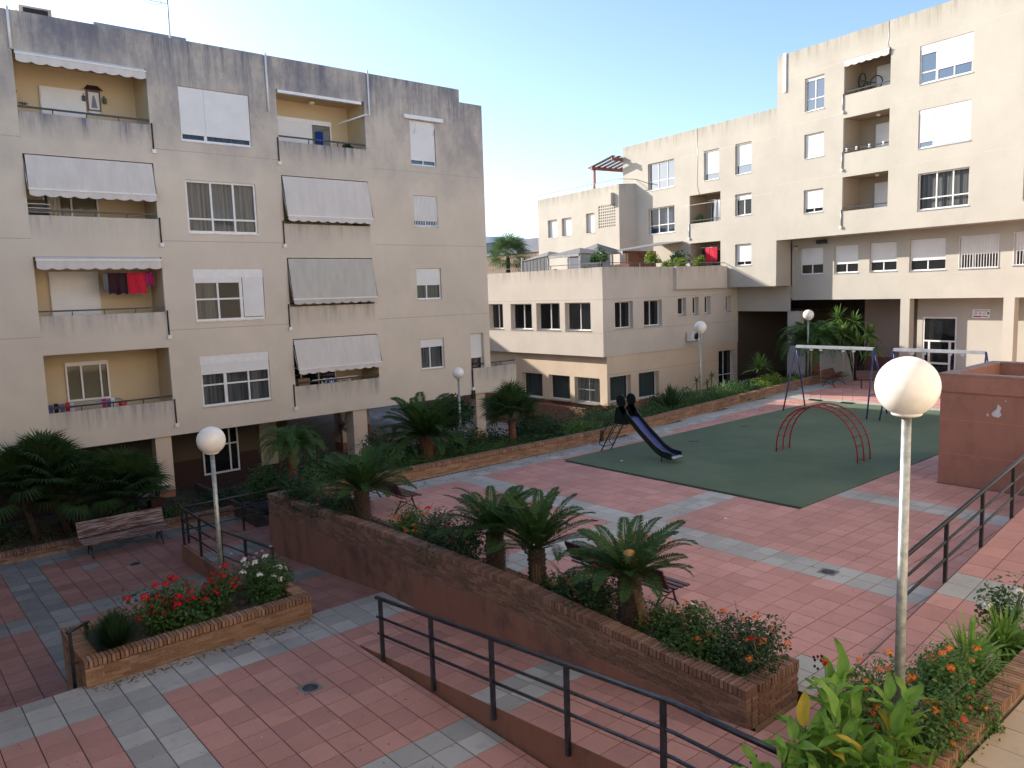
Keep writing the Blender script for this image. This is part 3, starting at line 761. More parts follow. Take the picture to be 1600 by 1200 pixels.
def rail(bld, F, a0, a1, z, h=.17, mat='iron', n=3, d=.065, name='railing', r=.022, z1=None):
    b = MB(F); z1 = z if z1 is None else z1
    b.box(a0+.004, a1-.004, d-.025, d+.025, z+h-.05, z+h)
    r_ = b.build(name, M[mat], bld)
    for k in range(n):
        s = a0+(a1-a0)*(k+1)/(n+1); p = MB(F); p.box(s-.013, s+.013, d-.013, d+.013, z-.002, z+h-.035); p.build('post', M[mat], r_)
    return r_
def awning(bld, F, a0, a1, zt, zb, out, val=.2, mat='awning', d0=-.01, label=None, arms=True, wave=None, sag=.0, inset=.05, lean=0.):
    A0, A1 = a0+inset, a1-inset
    b = MB(F); n, m = 16, 5
    f = lambda i, j: (A0+(A1-A0)*i/n + lean*(j/m), d0-out*(j/m)-(.004*math.sin(i*1.3)+.003*math.sin(i*.7+j)), zt+(zb-zt)*(j/m)-sag*math.sin(math.pi*j/m))
    for i in range(n):
        for j in range(m): b.quad([f(i, j), f(i+1, j), f(i+1, j+1), f(i, j+1)], smooth=True)
    w_ = b.build('awning', M[mat], bld, label=label)
    v = MB(F); K = wave or max(6, int((A1-A0)/.36)); n2 = K*6
    for i in range(n2):
        s0, s1 = A0+lean+(A1-A0)*i/n2, A0+lean+(A1-A0)*(i+1)/n2
        g = lambda q: zb-.03-val+.055*abs(math.sin(math.pi*K*q/n2))**.8*-1+.055
        o = lambda q: d0-out-.02-.015*math.sin(q*.5)
        v.quad([(s0, d0-out-.012, zb-.02), (s1, d0-out-.012, zb-.02), (s1, o(i+1), g(i+1)), (s0, o(i), g(i))], smooth=True)
    v.build('valance', M[mat], w_)
    v = MB(F); v.box(A0+lean-.02, A1+lean+.02, d0-out-.035, d0-out-.004, zb-.035, zb+.01); v.build('front_bar', M['white'], w_)
    if arms:
        for s in (A0-.03, A1+.03):
            v = MB(F); v.tube([F(s, .03, zt-.12), F(s+lean, d0-out, zb-.02)], .014, 6); 
            v.v = v.v; v.build('arm', M['alu'], w_)
    return w_
def pipe(bld, F, pts, r=.03, mat='iron', name='downpipe', end=False):
    b = MB(WF); b.tube([F(*p) for p in pts], r, 6)
    o = b.build(name, M[mat], bld)
    if end:
        s, d, z = pts[-1]; e = MB(F); e.box(s-.06, s+.06, d-.06, d+.05, z-.12, z); e.build('pipe_end', M['white'], o)
    return o

# ---------------------------------------------------------------- left apartment block
FL = Fr((0, 26.5), (1, 0), (0, 1))
lb = thing('apartment_building', 'grey stained cream apartment block on pillars filling the left side', 'apartment block', (8, 26.5, 0))
A = [(4.42, 7.99, 12.11, 13.80), (4.42, 7.99, 9.19, 10.93), (4.42, 7.99, 6.24, 7.99), (4.42, 7.99, 3.34, 5.09)]
Bw = [(8.92, 11.26, 11.73, 13.44), (8.92, 11.28, 8.79, 10.49), (8.95, 11.34, 5.88, 7.61), (8.95, 11.35, 3.0, 4.72)]
Cb = [(12.25, 15.74, 12.05, 13.80), (12.25, 15.73, 9.19, 10.87), (12.26, 15.74, 6.25, 7.99), (12.28, 15.79, 3.35, 5.08)]
Dw = [(17.75, 18.97, 11.66, 13.40), (17.76, 18.95, 9.25, 10.48), (17.75, 18.96, 6.34, 7.59), (17.80, 18.96, 3.48, 4.72)]
D5 = (20.35, 21.08, 2.35, 4.81)
b = MB(FL)
PA = [(o[0], o[1], o[2]-.98, o[2]) for o in A+Cb]
sheet(b, -30, 20.25, 2.19, 14.88, A+Bw+Cb+Dw+PA)
sheet(b, 20.25, 21.42, 2.19, 14.38, [D5])
for o in A+Cb: loggia(b, *o)
for o in Bw: opening(b, *o, .10)
for o in Dw: opening(b, *o, .14)
opening(b, *D5, .2)
b.quad([(20.25, 0, 14.38), (20.25, 16, 14.38), (20.25, 16, 14.88), (20.25, 0, 14.88)])
b.quad([(21.42, 0, 2.19), (21.42, 16, 2.19), (21.42, 16, 14.38), (21.42, 0, 14.38)])
b.quad([(-30, 16, 2.19), (21.42, 16, 2.19), (21.42, 16, 14.38), (-30, 16, 14.38)])
b.quad([(-30, 0, 14.88), (20.25, 0, 14.88), (20.25, .2, 14.88), (-30, .2, 14.88)]); b.quad([(20.25, 0, 14.38), (21.42, 0, 14.38), (21.42, .2, 14.38), (20.25, .2, 14.38)])
b.quad([(-30, .2, 13.9), (20.25, .2, 13.9), (20.25, .2, 14.88), (-30, .2, 14.88)]); b.quad([(20.25, .2, 13.9), (21.42, .2, 13.9), (21.42, .2, 14.38), (20.25, .2, 14.38)])
b.quad([(-30, .2, 13.9), (21.42, .2, 13.9), (21.42, 16, 13.9), (-30, 16, 13.9)])
b.quad([(-30, 15.8, 13.9), (20.25, 15.8, 13.9), (20.25, 15.8, 14.88), (-30, 15.8, 14.88)])
b.build('wall', [M['wallL'], M['dark'], M['balcony']], lb)
for i, o in enumerate(PA): b = MB(FL); b.quad([(o[0], 0, o[2]), (o[1], 0, o[2]), (o[1], 0, o[3]), (o[0], 0, o[3])]); b.build('balcony_parapet', M['par%d' % (i % 4)], lb)
b = MB(FL); b.quad([(-30, 0, 2.19), (21.42, 0, 2.19), (21.42, 16, 2.19), (-30, 16, 2.19)]); b.build('soffit', M['soffit'], lb)
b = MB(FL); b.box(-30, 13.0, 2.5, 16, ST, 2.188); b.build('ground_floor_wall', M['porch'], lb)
for (s0, s1, d0, d1) in ((7.36, 7.86, .1, .55), (14.6, 15.2, .1, .7), (18.5, 19.0, 6.5, 7.0), (20.7, 21.2, .2, .7), (1.2, 1.7, .1, .55), (15.6, 16.1, 3.0, 3.6)):
    b = MB(FL); b.box(s0, s1, d0, d1, ST, 2.189); b.build('pillar', M['wallMlow'], lb)
# ground floor doors behind the beds
w_ = window(lb, FL, 9.6, 10.95, .14, 2.1, 2.4, (0, .25, .75, 1), .55, sill=False, name='door', label='glazed entrance door with pale frame behind the garden bed', fw=.06)
w_ = window(lb, FL, 7.95, 8.35, .14, 2.0, 2.42, (0, 1), None, sill=False, name='door', fw=.05, mat='alu')
b = MB(FL); b.box(11.8, 12.5, 2.42, 2.499, .14, 1.95); b.build('door', M['balconyR'], lb, label='closed cream service door under the block')
# plaster joints and hidden seams
for z in (5.63, 8.5, 11.38):
    b = MB(FL); b.box(-30, 4.42, -.003, .01, z, z+.02); b.box(8.05, 12.2, -.003, .01, z, z+.02); b.box(15.9, 21.4, -.003, .01, z, z+.02); b.build('plaster_joint', plain('joint_shadow', (.44, .37, .30)) if z == 5.63 else bpy.data.materials['joint_shadow'], lb)
# windows column B
window(lb, FL, *Bw[0], .05, (0, .34, 1), None, [(0, .34, .87), (.34, 1, .87)], 0, 'curtainblue', glass='glassc', fw=.055, thick=(.34,))
window(lb, FL, *Bw[1], .05, (0, .35, .67, 1), .27, [], 0, 'curtain', glass='glassc', fw=.065, curt=(0, 1))  # curtain is real at the left; the rest imitates pale reflections
window(lb, FL, *Bw[2], .05, (0, .33, .66, 1), .42, [(0, .66, .12), (.68, 1, .93)], .24, 'curtainbeige', glass='glassc', fw=.06, curt=(0, .34), thick=(.66,))
window(lb, FL, *Bw[3], .05, (0, .34, .68, 1), .42, [(0, 1, .24)], .24, 'curtain', glass='glassc', fw=.06, thick=(.34,))
# windows column D
w_ = window(lb, FL, *Dw[0], .08, (0, .5, 1), None, [(0, 1, .88)], 0, None)
b = MB(FL); b.box(17.45, 19.3, -.12, .0, 13.42, 13.56); b.build('awning_case', M['white'], lb)
for s in (17.95, 18.85):
    b = MB(WF); b.tube([FL(s, -.05, 13.42), FL(s-.12, -.3, 13.15), FL(s-.08, -.1, 12.85)], .014, 5); b.build('awning_arm', M['white'], lb)
window(lb, FL, *Dw[1], .08, (0, .5, 1), None, [(0, 1, .80)], 0, None)
gk = MB(FL)
for k in range(10): s = 17.8+k*.123; gk.box(s, s+.016, -.01, .006, 9.27, 10.46)
for z in (9.3, 9.85, 10.42): gk.box(17.76, 18.95, -.005, .0, z, z+.02)
gk.build('window_grille', M['white'], lb)
window(lb, FL, *Dw[2], .08, (0, .42, 1), None, [(0, 1, .52)], 0, 'curtainbeige', glass='glassc')
window(lb, FL, *Dw[3], .08, (0, .42, 1), None, [(0, 1, .24)], 0, 'curtain', glass='glassc')
window(lb, FL, *D5, .16, (0, 1), .3, [(0, 1, .42)], 0, None, sill=False, name='door')
# balcony A1 .. A4
for o in A: rail(lb, FL, o[0], o[1], o[2])
window(lb, FL, 5.25, 6.5, 11.15, 13.2, 1.28, (0, 1), None, [(0, 1, .99)], 0, None, sill=False, name='door')
awning(lb, FL, 4.42, 7.99, 13.80, 13.70, .12, .24, arms=False, label='folded white awning with scalloped valance, top left balcony')
window(lb, FL, 5.05, 6.6, 8.25, 10.5, 1.28, (0, .5, 1), None, [], 0, 'curtainbeige', glass='glassc', sill=False, name='door')
awning(lb, FL, 4.42, 7.99, 10.90, 9.93, .16, .2, label='lowered white awning on the second floor balcony at far left')
window(lb, FL, 5.0, 6.4, 5.35, 7.6, 1.28, (0, 1), None, [(0, 1, .93)], 0, None, sill=False, name='door')
awning(lb, FL, 4.42, 7.99, 7.98, 7.90, .12, .27, arms=False, label='rolled up white awning over the balcony with red laundry')
window(lb, FL, 5.2, 6.45, 3.5, 4.75, 1.28, (0, .36, .8, 1), None, [(0, 1, .06)], 0, 'curtain', glass='glassc', sill=False)
for z in (12.11, 9.19, 6.24, 3.34): pipe(lb, FL, [(8.03, -.03, z+.05), (8.03, -.03, z-.75)], .024, end=True)
for z in (12.05, 9.19, 6.25, 3.35): pipe(lb, FL, [(12.2, -.03, z+.1), (12.2, -.03, z-.72)], .024, end=True)
pipe(lb, FL, [(11.93, -.04, 14.95), (11.93, -.04, 12.98)], .035, 'white', 'cable_duct')
pipe(lb, FL, [(15.93, -.04, 14.98), (15.93, -.04, 13.35), (15.75, -.04, 13.33), (14.9, .5, 13.0)], .035, 'white', 'cable_duct')
pipe(lb, FL, [(4.40, -.04, 14.95), (4.40, -.04, 13.8)], .04, 'white', 'cable_duct')
# balconies C
rail(lb, FL, 12.25, 15.74, 12.05, .2, n=2)
window(lb, FL, 12.4, 15.0, 11.15, 13.2, 1.28, (0, .68, 1), None, [(0, .68, .99)], .12, 'curtainblue', glass='glassc', sill=False, name='door')
b = MB(FL); b.box(12.3, 15.6, -.05, .1, 13.68, 13.78); b.build('awning_case', M['white'], lb)
b = MB(FL); b.lathe((14.0, 27.3, 13.73), [(0, -.1), (.09, -.08), (.11, -.0)], 12); b.build('ceiling_light', M['opal'], lb)
for o, zb, mt, lb_ in ((Cb[1], 9.46, 'awning', 'lowered white awning with ragged valance on the third floor'), (Cb[2], 6.52, 'awningbeige', 'lowered beige streaked awning in the middle of the block'), (Cb[3], 4.0, 'awning', 'lowered white awning over the cluttered first floor balcony')):
    awning(lb, FL, o[0], o[1], o[3]-.03, zb, .22, .18, mt, label=lb_, inset=.03, lean=.03)
    rail(lb, FL, o[0], o[1], o[2], .15, n=2)
window(lb, FL, 12.4, 14.6, 2.5, 4.85, 1.28, (0, .33, .66, 1), .6, [], 0, None, sill=False, name='door')
rail(lb, FL, 13.0, 14.9, 3.35, .17, 'white', n=4, d=.1, name='ornamental_railing')
sc = MB(FL)
for i, s in enumerate((13.45, 13.75, 14.5)):
    for k in range(16):
        a, a2 = k*math.pi/8, (k+1)*math.pi/8
        sc.bar(FL(s+.09*math.cos(a), .06, 3.45+.09*math.sin(a)), FL(s+.09*math.cos(a2), .06, 3.45+.09*math.sin(a2)), .012)
sc.build('scrollwork', M['white'], lb)
# corner balcony at the right end
b = MB(FL); b.box(20.42, 22.88, -.012, .11, 2.2, 3.30); b.box(22.77, 22.88, .11, 2.2, 2.2, 3.30); b.box(20.42, 22.77, .11, 2.2, 2.14, 2.2)
b.build('balcony_parapet', M['par3'], lb)
rail(lb, FL, 20.5, 22.85, 3.30, .2, n=2, d=.05)
pipe(lb, FL, [(20.37, -.05, 3.3), (20.37, -.05, 2.5)], .03, end=True); b = MB(FL); b.box(20.3, 20.46, -.08, .0, 2.0, 2.36); b.build('pipe_box', M['iron'], lb)
# roof
b = MB(); b.box(8.5, 11.95, 34, 38, 13.9, 17.35); b.build('stair_tower', M['farwall'], lb)
b = MB(); b.box(4.9, 5.75, 27.6, 28.3, 13.9, 15.42); b.build('roof_vent', M['wallL'], lb)
b = MB(); b.box(5.0, 5.65, 27.585, 27.599, 15.12, 15.36); b.build('vent_louvre', M['dark'], lb)

# ---------------------------------------------------------------- middle two storey block
mb = thing('office_building', 'two storey cream block with dark windows between the two apartment blocks', 'building', (30, 27.7, ST))
FR = Fr((0, 27.7), (1, 0), (0, 1)); FLm = Fr((30, 0), (0, 1), (1, 0))
up = [(30.93, 32.38, 4.42, 5.84), (33.29, 34.84, 4.42, 5.84), (36.28, 37.04, 4.91, 5.89), (37.66, 38.24, 4.9, 5.89), (38.83, 39.42, 4.9, 5.9), (41.0, 41.54, 4.93, 5.88)]
lo = [(30.5, 32.17, .5, 1.88), (32.83, 34.57, .44, 1.88), (40.29, 42.0, -.2, 2.55)]
b = MB(FR); sheet(b, 30, 42.3, 2.99, 7.66, up)
for o in up: opening(b, *o, .32)
b.quad([(42.3, 0, 2.99), (42.3, 12, 2.99), (42.3, 12, 7.66), (42.3, 0, 7.66)]); b.quad([(30, 0, 2.99), (42.3, 0, 2.99), (42.3, .04, 2.99), (30, .04, 2.99)])
b.quad([(30, 0, 7.66), (42.3, 0, 7.66), (42.3, .2, 7.66), (30.2, .2, 7.66)]); b.quad([(30.2, .2, 6.6), (42.3, .2, 6.6), (42.3, .2, 7.66), (30.2, .2, 7.66)])
b.build('wall', [M['wallM'], M['dark']], mb, label='shaded upper wall facing the playground')
b = MB(FR); b.box(35.87, 40.82, -.22, .0, 6.37, 7.665, skip='Y'); b.build('balcony_parapet', M['wallM'], mb)
b = MB(FR); sheet(b, 30.28, 42.3, ST, 2.99, lo, d=.04)
for o in lo:
    dd = .36; reveal(b, *o, .04, dd, 0); reveal(b, *o, dd, dd+.8, 1, back=1)
b.quad([(42.3, .04, ST), (42.3, 9, ST), (42.3, 9, 2.99), (42.3, .04, 2.99)])
b.build('ground_floor_wall', [M['wallMlow'], M['dark']], mb, label='ground floor wall with terracotta plinth')
for o in up[:2]: window(mb, FR, *o, .25, (0, .5, 1), None, [], 0, None, label=None)
for o in up[2:]: window(mb, FR, *o, .25, (0, 1), None, [], 0, None)
window(mb, FR, *lo[0], .3, (0, 1), None, [], 0, 'curtainblind', glass='glassc'); window(mb, FR, *lo[1], .3, (0, 1), None, [], 0, 'curtainblind', glass='glassc')
window(mb, FR, lo[2][0], lo[2][1], lo[2][2], lo[2][3], .3, (0, .5, 1), .45, [], 0, None, sill=False, name='door')
ul = [(35.77, 37.1, 4.35, 5.85), (33.2, 35.06, 4.35, 5.83), (30.91, 32.82, 4.35, 5.85), (28.58, 30.51, 4.35, 5.85), (38.3, 39.8, 4.35, 5.85)]
ll = [(32.77, 34.54, .38, 1.8), (30.53, 32.24, .42, 1.8), (28.3, 30.17, .42, 1.8), (35.4, 37.2, .38, 1.8)]
b = MB(FLm); sheet(b, 27.7, 48, 2.99, 7.66, ul)
for o in ul: opening(b, *o, .32)
b.quad([(27.7, 0, 7.66), (48, 0, 7.66), (48, .2, 7.66), (27.9, .2, 7.66)]); b.quad([(27.9, .2, 6.6), (48, .2, 6.6), (48, .2, 7.66), (27.9, .2, 7.66)]); b.quad([(27.7, 0, 2.99), (48, 0, 2.99), (48, .3, 2.99), (27.7, .3, 2.99)])
b.build('wall', [M['wallM'], M['dark']], mb, label='sunlit upper wall with four dark windows')
b = MB(FLm); sheet(b, 27.74, 48, ST, 2.99, ll, d=.28)
for o in ll: reveal(b, *o, .28, .6, 0); reveal(b, *o, .6, 1.4, 1, back=1)
b.build('ground_floor_wall', [M['wallMlow'], M['dark']], mb, label='sunlit ground floor wall under the overhang')
for i, o in enumerate(ul): window(mb, FLm, *o, .26, (0, .5, 1), None, [], 0, 'curtain' if i in (1, 2) else None, glass='glassc' if i in (1, 2) else 'glass', curt=(0, .3))
for i, o in enumerate(ll[:2]+ll[3:]): window(mb, FLm, *o, .5, (0, 1), None, [], 0, 'curtainblind', glass='glassc')
window(mb, FLm, *ll[2], .5, (0, .5, 1), .5, [], 0, None)
gk = MB(FLm)
for k in range(18): s = 28.36+k*.1; gk.box(s, s+.016, .25, .266, .44, 1.78)
gk.build('window_grille', M['railgrey'], mb)
b = MB(FLm); b.quad([(27.9, .2, 6.6), (48, .2, 6.6), (48, 12.2, 6.6), (27.9, 12.2, 6.6)]); b.build('terrace_floor', M['buff'], mb)
for (F, a0, a1, n) in ((FR, 30.1, 42.2, 5), (FLm, 27.8, 47, 6)):
    b = MB(F); b.box(a0, a1, .08, .12, 7.86, 7.9); r_ = b.build('railing', M['railgrey'], mb)
    for k in range(n):
        s = a0+(a1-a0)*k/(n-1); p = MB(F); p.box(s-.02, s+.02, .08, .12, 7.655, 7.86); p.build('post', M['railgrey'], r_)
for (F, z, a0, a1) in ((FR, 5.98, 30.01, 42.3), (FLm, 5.98, 27.71, 48), (FR, 4.3, 30.01, 42.3), (FLm, 4.22, 27.71, 48), (FR, 2.0, 30.3, 40.2)):
    b = MB(F); dd = .04 if z == 2.0 else 0; b.box(a0, a1, dd-.003, dd+.004, z, z+.02); b.build('plaster_joint', bpy.data.materials['joint_shadow'], mb)
# low terracotta wall in the street before it
tw = MB(); tw.box(29.0, 29.2, 28.2, 46, ST, .33); tw_o = tw.build('garden_wall', M['terrac'], None, (29.1, 30, ST)); tag(tw_o, 'low terracotta wall running along the sunlit face of the two storey block', 'wall')

# ---------------------------------------------------------------- right apartment block
CX, CY = 40.506, 24.049
FRb = Fr((CX, CY), (-.13101, -.99138), (.99138, -.13101))
K_ = 44/42.
rs = lambda s: s*K_
rz = lambda z: 6.5+(z-6.5)*K_
def op(s0, s1, z0, z1): return (rs(s0), rs(s1), rz(z0), rz(z1))
rb = thing('apartment_building', 'tall sunlit cream apartment block with recessed balconies at right', 'apartment block', (CX, CY, ST))
c1 = [op(1.69, 2.82, 15.17, 16.82), op(1.69, 2.82, 12.84, 14.04), op(1.69, 2.82, 10.08, 11.25)]
c2 = [op(3.91, 6.29, 15.5, 17.15), op(3.91, 6.29, 12.74, 14.43), op(3.91, 6.29, 9.96, 11.61)]
c3 = [op(7.66, 9.95, 15.14, 16.8), op(7.68, 9.96, 12.34, 14.03), op(7.72, 9.98, 9.6, 11.24)]
c4 = [op(12.12, 14.3, 9.6, 11.44), op(12.12, 14.3, 12.34, 14.1), op(12.12, 14.3, 15.14, 16.8)]
l1 = [op(-9.92, -7.6, 12.67, 14.33), op(-9.92, -7.6, 9.91, 11.54)]
l2 = [op(-5.18, -4.03, 12.66, 14.36)]; l3 = [op(-2.84, -1.69, 12.67, 14.35), op(-2.84, -1.69, 10.39, 11.58), op(-2.84, -1.69, 7.6, 8.8)]
lbal = [op(-6.33, -3.91, 10.26, 11.93), op(-6.33, -3.91, 7.71, 9.1)]
b = MB(FRb)
sheet(b, 0, 15.5, 8.94, 18.90, c1+c2+c3+c4)
b2 = MB(FRb); sheet(b2, -12.9, 0, 6.38, 16.2, l1+l2+l3+lbal); b2.build('wall', M['wallR2'], rb, label='lower wing of the right block with its own flat roof')
b3 = MB(FRb)
for o in c1+c3+c4: opening(b, *o, .16)
for o in l1+l2+l3: opening(b, *o, .20)
for o in c2+lbal: loggia(b, *o, depth=1.5)
b.quad([(0, 0, 6.38), (0, 1.3, 6.38), (0, 1.3, 8.94), (0, 0, 8.94)])
b.quad([(0, 0, 16.2), (0, 12, 16.2), (0, 12, 18.9), (0, 0, 18.9)])
b.quad([(-12.9, 0, 6.6), (-12.9, 12, 6.6), (-12.9, 12, 16.2), (-12.9, 0, 16.2)])
b.quad([(0, 0, 8.94), (15.5, 0, 8.94), (15.5, 1.3, 8.94), (0, 1.3, 8.94)]); b.quad([(-12.9, 0, 6.38), (0, 0, 6.38), (0, 12, 6.38), (-12.9, 12, 6.38)])
b.quad([(0, 0, 18.9), (15.5, 0, 18.9), (15.5, .2, 18.9), (0, .2, 18.9)]); b.quad([(0, .2, 18.2), (15.5, .2, 18.2), (15.5, 12, 18.2), (0, 12, 18.2)]); b.quad([(0, .2, 18.2), (15.5, .2, 18.2), (15.5, .2, 18.9), (0, .2, 18.9)])
b.quad([(-12.9, 0, 16.2), (0, 0, 16.2), (0, .2, 16.2), (-12.9, .2, 16.2)]); b.quad([(-12.9, .2, 15.5), (0, .2, 15.5), (0, 12, 15.5), (-12.9, 12, 15.5)]); b.quad([(-12.9, .2, 15.5), (0, .2, 15.5), (0, .2, 16.2), (-12.9, .2, 16.2)])
b.quad([(15.5, 0, 1.4), (15.5, 12, 1.4), (15.5, 12, 18.9), (15.5, 0, 18.9)]); b.quad([(-12.9, 12, ST), (15.5, 12, ST), (15.5, 12, 18.9), (-12.9, 12, 18.9)])
# block A with the roof terrace
la = [op(-19.55, -18.42, 10.4, 11.68), op(-17.86, -16.7, 10.4, 11.66), op(-15.07, -14.15, 10.39, 11.72), op(-13.7, -11.97, 10.6, 12.1)]
sheet(b3, -21.8, -12.15, 6.6, 13.62, la, d=-1.05)
for o in la[:3]:
    reveal(b, *o, -1.05, -.8, 0); reveal(b, *o, -.8, 0, 1, back=1)
reveal(b, *la[3], -1.05, -.75, 1, back=1)
b3.quad([(-12.15, -1.05, 6.6), (-11.63, 0, 6.6), (-11.63, 0, 13.62), (-12.15, -1.05, 13.62)]); b3.build('wall', M['wallA'], rb, label='projecting lowest wing carrying the roof terrace')
b.quad([(-21.8, -1.05, 6.6), (-21.8, 9, 6.6), (-21.8, 9, 13.62), (-21.8, -1.05, 13.62)])
b.quad([(-21.8, -1.05, 13.62), (-12.15, -1.05, 13.62), (-12.0, -.75, 13.62), (-21.8, -.75, 13.62)]); b.quad([(-12.15, -1.05, 13.62), (-11.63, 0, 13.62), (-11.9, 0, 13.62), (-12.4, -.85, 13.62)])
b.quad([(-21.8, -.75, 12.6), (-12.9, -.75, 12.6), (-12.9, 9, 12.6), (-21.8, 9, 12.6)]); b.quad([(-21.8, -.75, 12.6), (-12.3, -.75, 12.6), (-12.3, -.75, 13.62), (-21.8, -.75, 13.62)])
b.build('wall', [M['wallR'], M['dark'], M['balconyR']], rb)
# recessed band of school windows
D1 = 1.3
bw = [op(.6, 2.02, 6.95, 8.36), op(2.67, 4.03, 6.95, 8.37), op(4.65, 6.07, 6.95, 8.37), op(6.70, 8.42, 6.9, 8.38), op(9.02, 10.72, 6.9, 8.38), op(11.3, 13.2, 6.95, 8.38)]
b = MB(FRb); sheet(b, .08, 15.5, 5.55, 8.94, bw, d=D1)
for o in bw: reveal(b, *o, D1, D1+.14, 0); reveal(b, *o, D1+.14, D1+.9, 1, back=1)
b.quad([(.08, D1, 5.55), (.08, 3, 5.55), (.08, 3, 8.94), (.08, D1, 8.94)]); b.quad([(.08, D1, 5.55), (15.5, D1, 5.55), (15.5, 12, 5.55), (.08, 12, 5.55)])
b.quad([(-3.9, D1-.1, 4.9), (.08, D1-.1, 4.9), (.08, D1-.1, 6.38), (-3.9, D1-.1, 6.38)]); b.quad([(-3.9, D1-.1, 4.9), (.08, D1-.1, 4.9), (.08, 12, 4.9), (-3.9, 12, 4.9)])
b.build('band_wall', [M['wallR'], M['dark']], rb)
# porch: pillars, back walls
for (s0, s1) in ((-.2, .62), (6.62, 7.1), (11.5, 11.97)):
    b = MB(FRb); b.box(s0, s1, D1+.003, D1+.42, ST, 5.548 if s0 > 0 else 4.898); b.build('pillar', M['wallR'], rb)
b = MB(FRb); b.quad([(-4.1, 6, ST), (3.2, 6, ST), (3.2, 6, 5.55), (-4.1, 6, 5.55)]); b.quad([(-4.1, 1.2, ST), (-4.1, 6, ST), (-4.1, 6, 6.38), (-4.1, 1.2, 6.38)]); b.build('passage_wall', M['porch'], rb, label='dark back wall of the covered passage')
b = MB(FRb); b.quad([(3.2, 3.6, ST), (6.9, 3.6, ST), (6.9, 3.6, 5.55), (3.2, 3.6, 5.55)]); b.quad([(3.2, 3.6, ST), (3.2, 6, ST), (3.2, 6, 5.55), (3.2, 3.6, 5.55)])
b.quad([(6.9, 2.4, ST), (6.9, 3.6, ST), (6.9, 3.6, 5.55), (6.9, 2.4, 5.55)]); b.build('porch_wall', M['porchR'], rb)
b = MB(FRb); b.box(.62, 3.9, D1+.1, D1+.3, ST, 3.0); b.build('low_wall', M['wallR'], rb)
dr = [(7.18, 8.9, 1.2, 4.6), (12.2, 13.8, 1.2, 4.6)]
b = MB(FRb); sheet(b, 6.9, 15.5, ST, 5.55, dr, d=2.4)
for o in dr: reveal(b, *o, 2.4, 2.5, 0); reveal(b, *o, 2.5, 3.5, 1, back=1)
b.build('entrance_wall', [M['wallR'], M['dark']], rb)
for o in dr:
    w_ = window(rb, FRb, *o, 2.42, (0, 1), .64, [], 0, None, sill=False, name='door', label='white framed glazed door with dark panes', fw=.09)
    b = MB(FRb); sW = o[1]-o[0]
    for z in (1.3, 2.2, 2.85): b.box(o[0]+sW*.235, o[0]+sW*.765, 2.40, 2.47, z, z+.1)
    for f in (.18, .78): b.box(o[0]+sW*f, o[0]+sW*(f+.055), 2.398, 2.47, 1.25, 3.35)
    b.build('door_bar', M['white'], w_)

cam_b = MB(FRb); cam_b.tube([FRb(.35, D1-.02, 8.55), FRb(.6, D1-.35, 8.45)], .1, 8); cam_b.build('security_camera', M['alu'], rb)
b = MB(FRb); b.box(1.75, 2.35, D1-.15, D1-.004, 8.62, 8.84); b.build('vent_box', M['iron'], rb)
# windows of the right block
window(rb, FRb, *c1[0], .12, (0, .5, 1), .36, [], .12, 'curtainblue', glass='glassblue', fw=.055)
window(rb, FRb, *c1[1], .12, (0, 1), None, [(0, 1, 1.0)], 0, None); window(rb, FRb, *c1[2], .12, (0, .5, 1), None, [(0, 1, .8)], 0, None)
window(rb, FRb, *c3[0], .06, (0, .33, .66, 1), .3, [(0, .33, .14), (.33, 1, .68)], .14, None, glass='glassblue', fw=.06, thick=(.33,))
window(rb, FRb, *c3[1], .06, (0, .3, 1), None, [(0, .3, .82), (.3, 1, .96)], .14, None, glass='glassblue', fw=.06, thick=(.3,))
window(rb, FRb, *c3[2], .1, (0, .36, .68, 1), .32, [], 0, 'curtain', glass='glassc', fw=.06)
for o in c4: window(rb, FRb, *o, .1, (0, .5, 1), .3, [(0, 1, .5)], 0, None)
window(rb, FRb, *l1[0], .15, (0, .36, .7, 1), .33, [], 0, None, glass='glassblue', fw=.06); window(rb, FRb, *l1[1], .15, (0, .36, .7, 1), .33, [], 0, 'curtainblue', glass='glassc', fw=.06)
window(rb, FRb, *l2[0], .15, (0, 1), None, [(0, 1, .78)], 0, None, glass='glassblue'); window(rb, FRb, *l3[0], .15, (0, 1), None, [(0, 1, .70)], 0, None, glass='glassblue')
window(rb, FRb, *l3[1], .15, (0, .5, 1), None, [(0, 1, .25)], 0, 'curtain', glass='glassc', curt=(0, .5)); window(rb, FRb, *l3[2], .15, (0, .5, 1), None, [(0, 1, .8)], 0, None)
for i, o in enumerate(c2):
    rail(rb, FRb, o[0], o[1], o[2], .2, n=2)
    window(rb, FRb, o[0]+.9, o[1]-.25, o[2]-.9, o[3]-.35, 1.42, (0, 1), None, [(0, 1, .98)], 0, None, sill=False, name='door')
    pipe(rb, FRb, [(o[0]-.03, -.03, o[2]+.1), (o[0]-.03, -.03, o[2]-.75)], .025, 'alu', end=True)
    if i: b = MB(WF); b.lathe(FRb(o[0]+1.4, .8, o[3]), [(0, -.1), (.09, -.08), (.11, .0)], 12); b.build('ceiling_light', M['opal'], rb)
awning(rb, FRb, c2[0][0], c2[0][1], c2[0][3]-.02, c2[0][3]-.08, .06, .24, arms=False, label='small crumpled white awning folded above the bicycle balcony')
for i, o in enumerate(lbal):
    rail(rb, FRb, o[0], o[1], o[2], .2, n=2); window(rb, FRb, o[0]+.5, o[0]+1.3, o[2]-.9, o[3]-.4, 1.42, (0, 1), None, [], 0, None, sill=False, name='door')
o = lbal[0]; pipe(rb, FRb, [(o[0]-.03, -.03, o[2]), (o[0]-.03, -.03, o[2]-.85)], .025, 'alu', end=True)
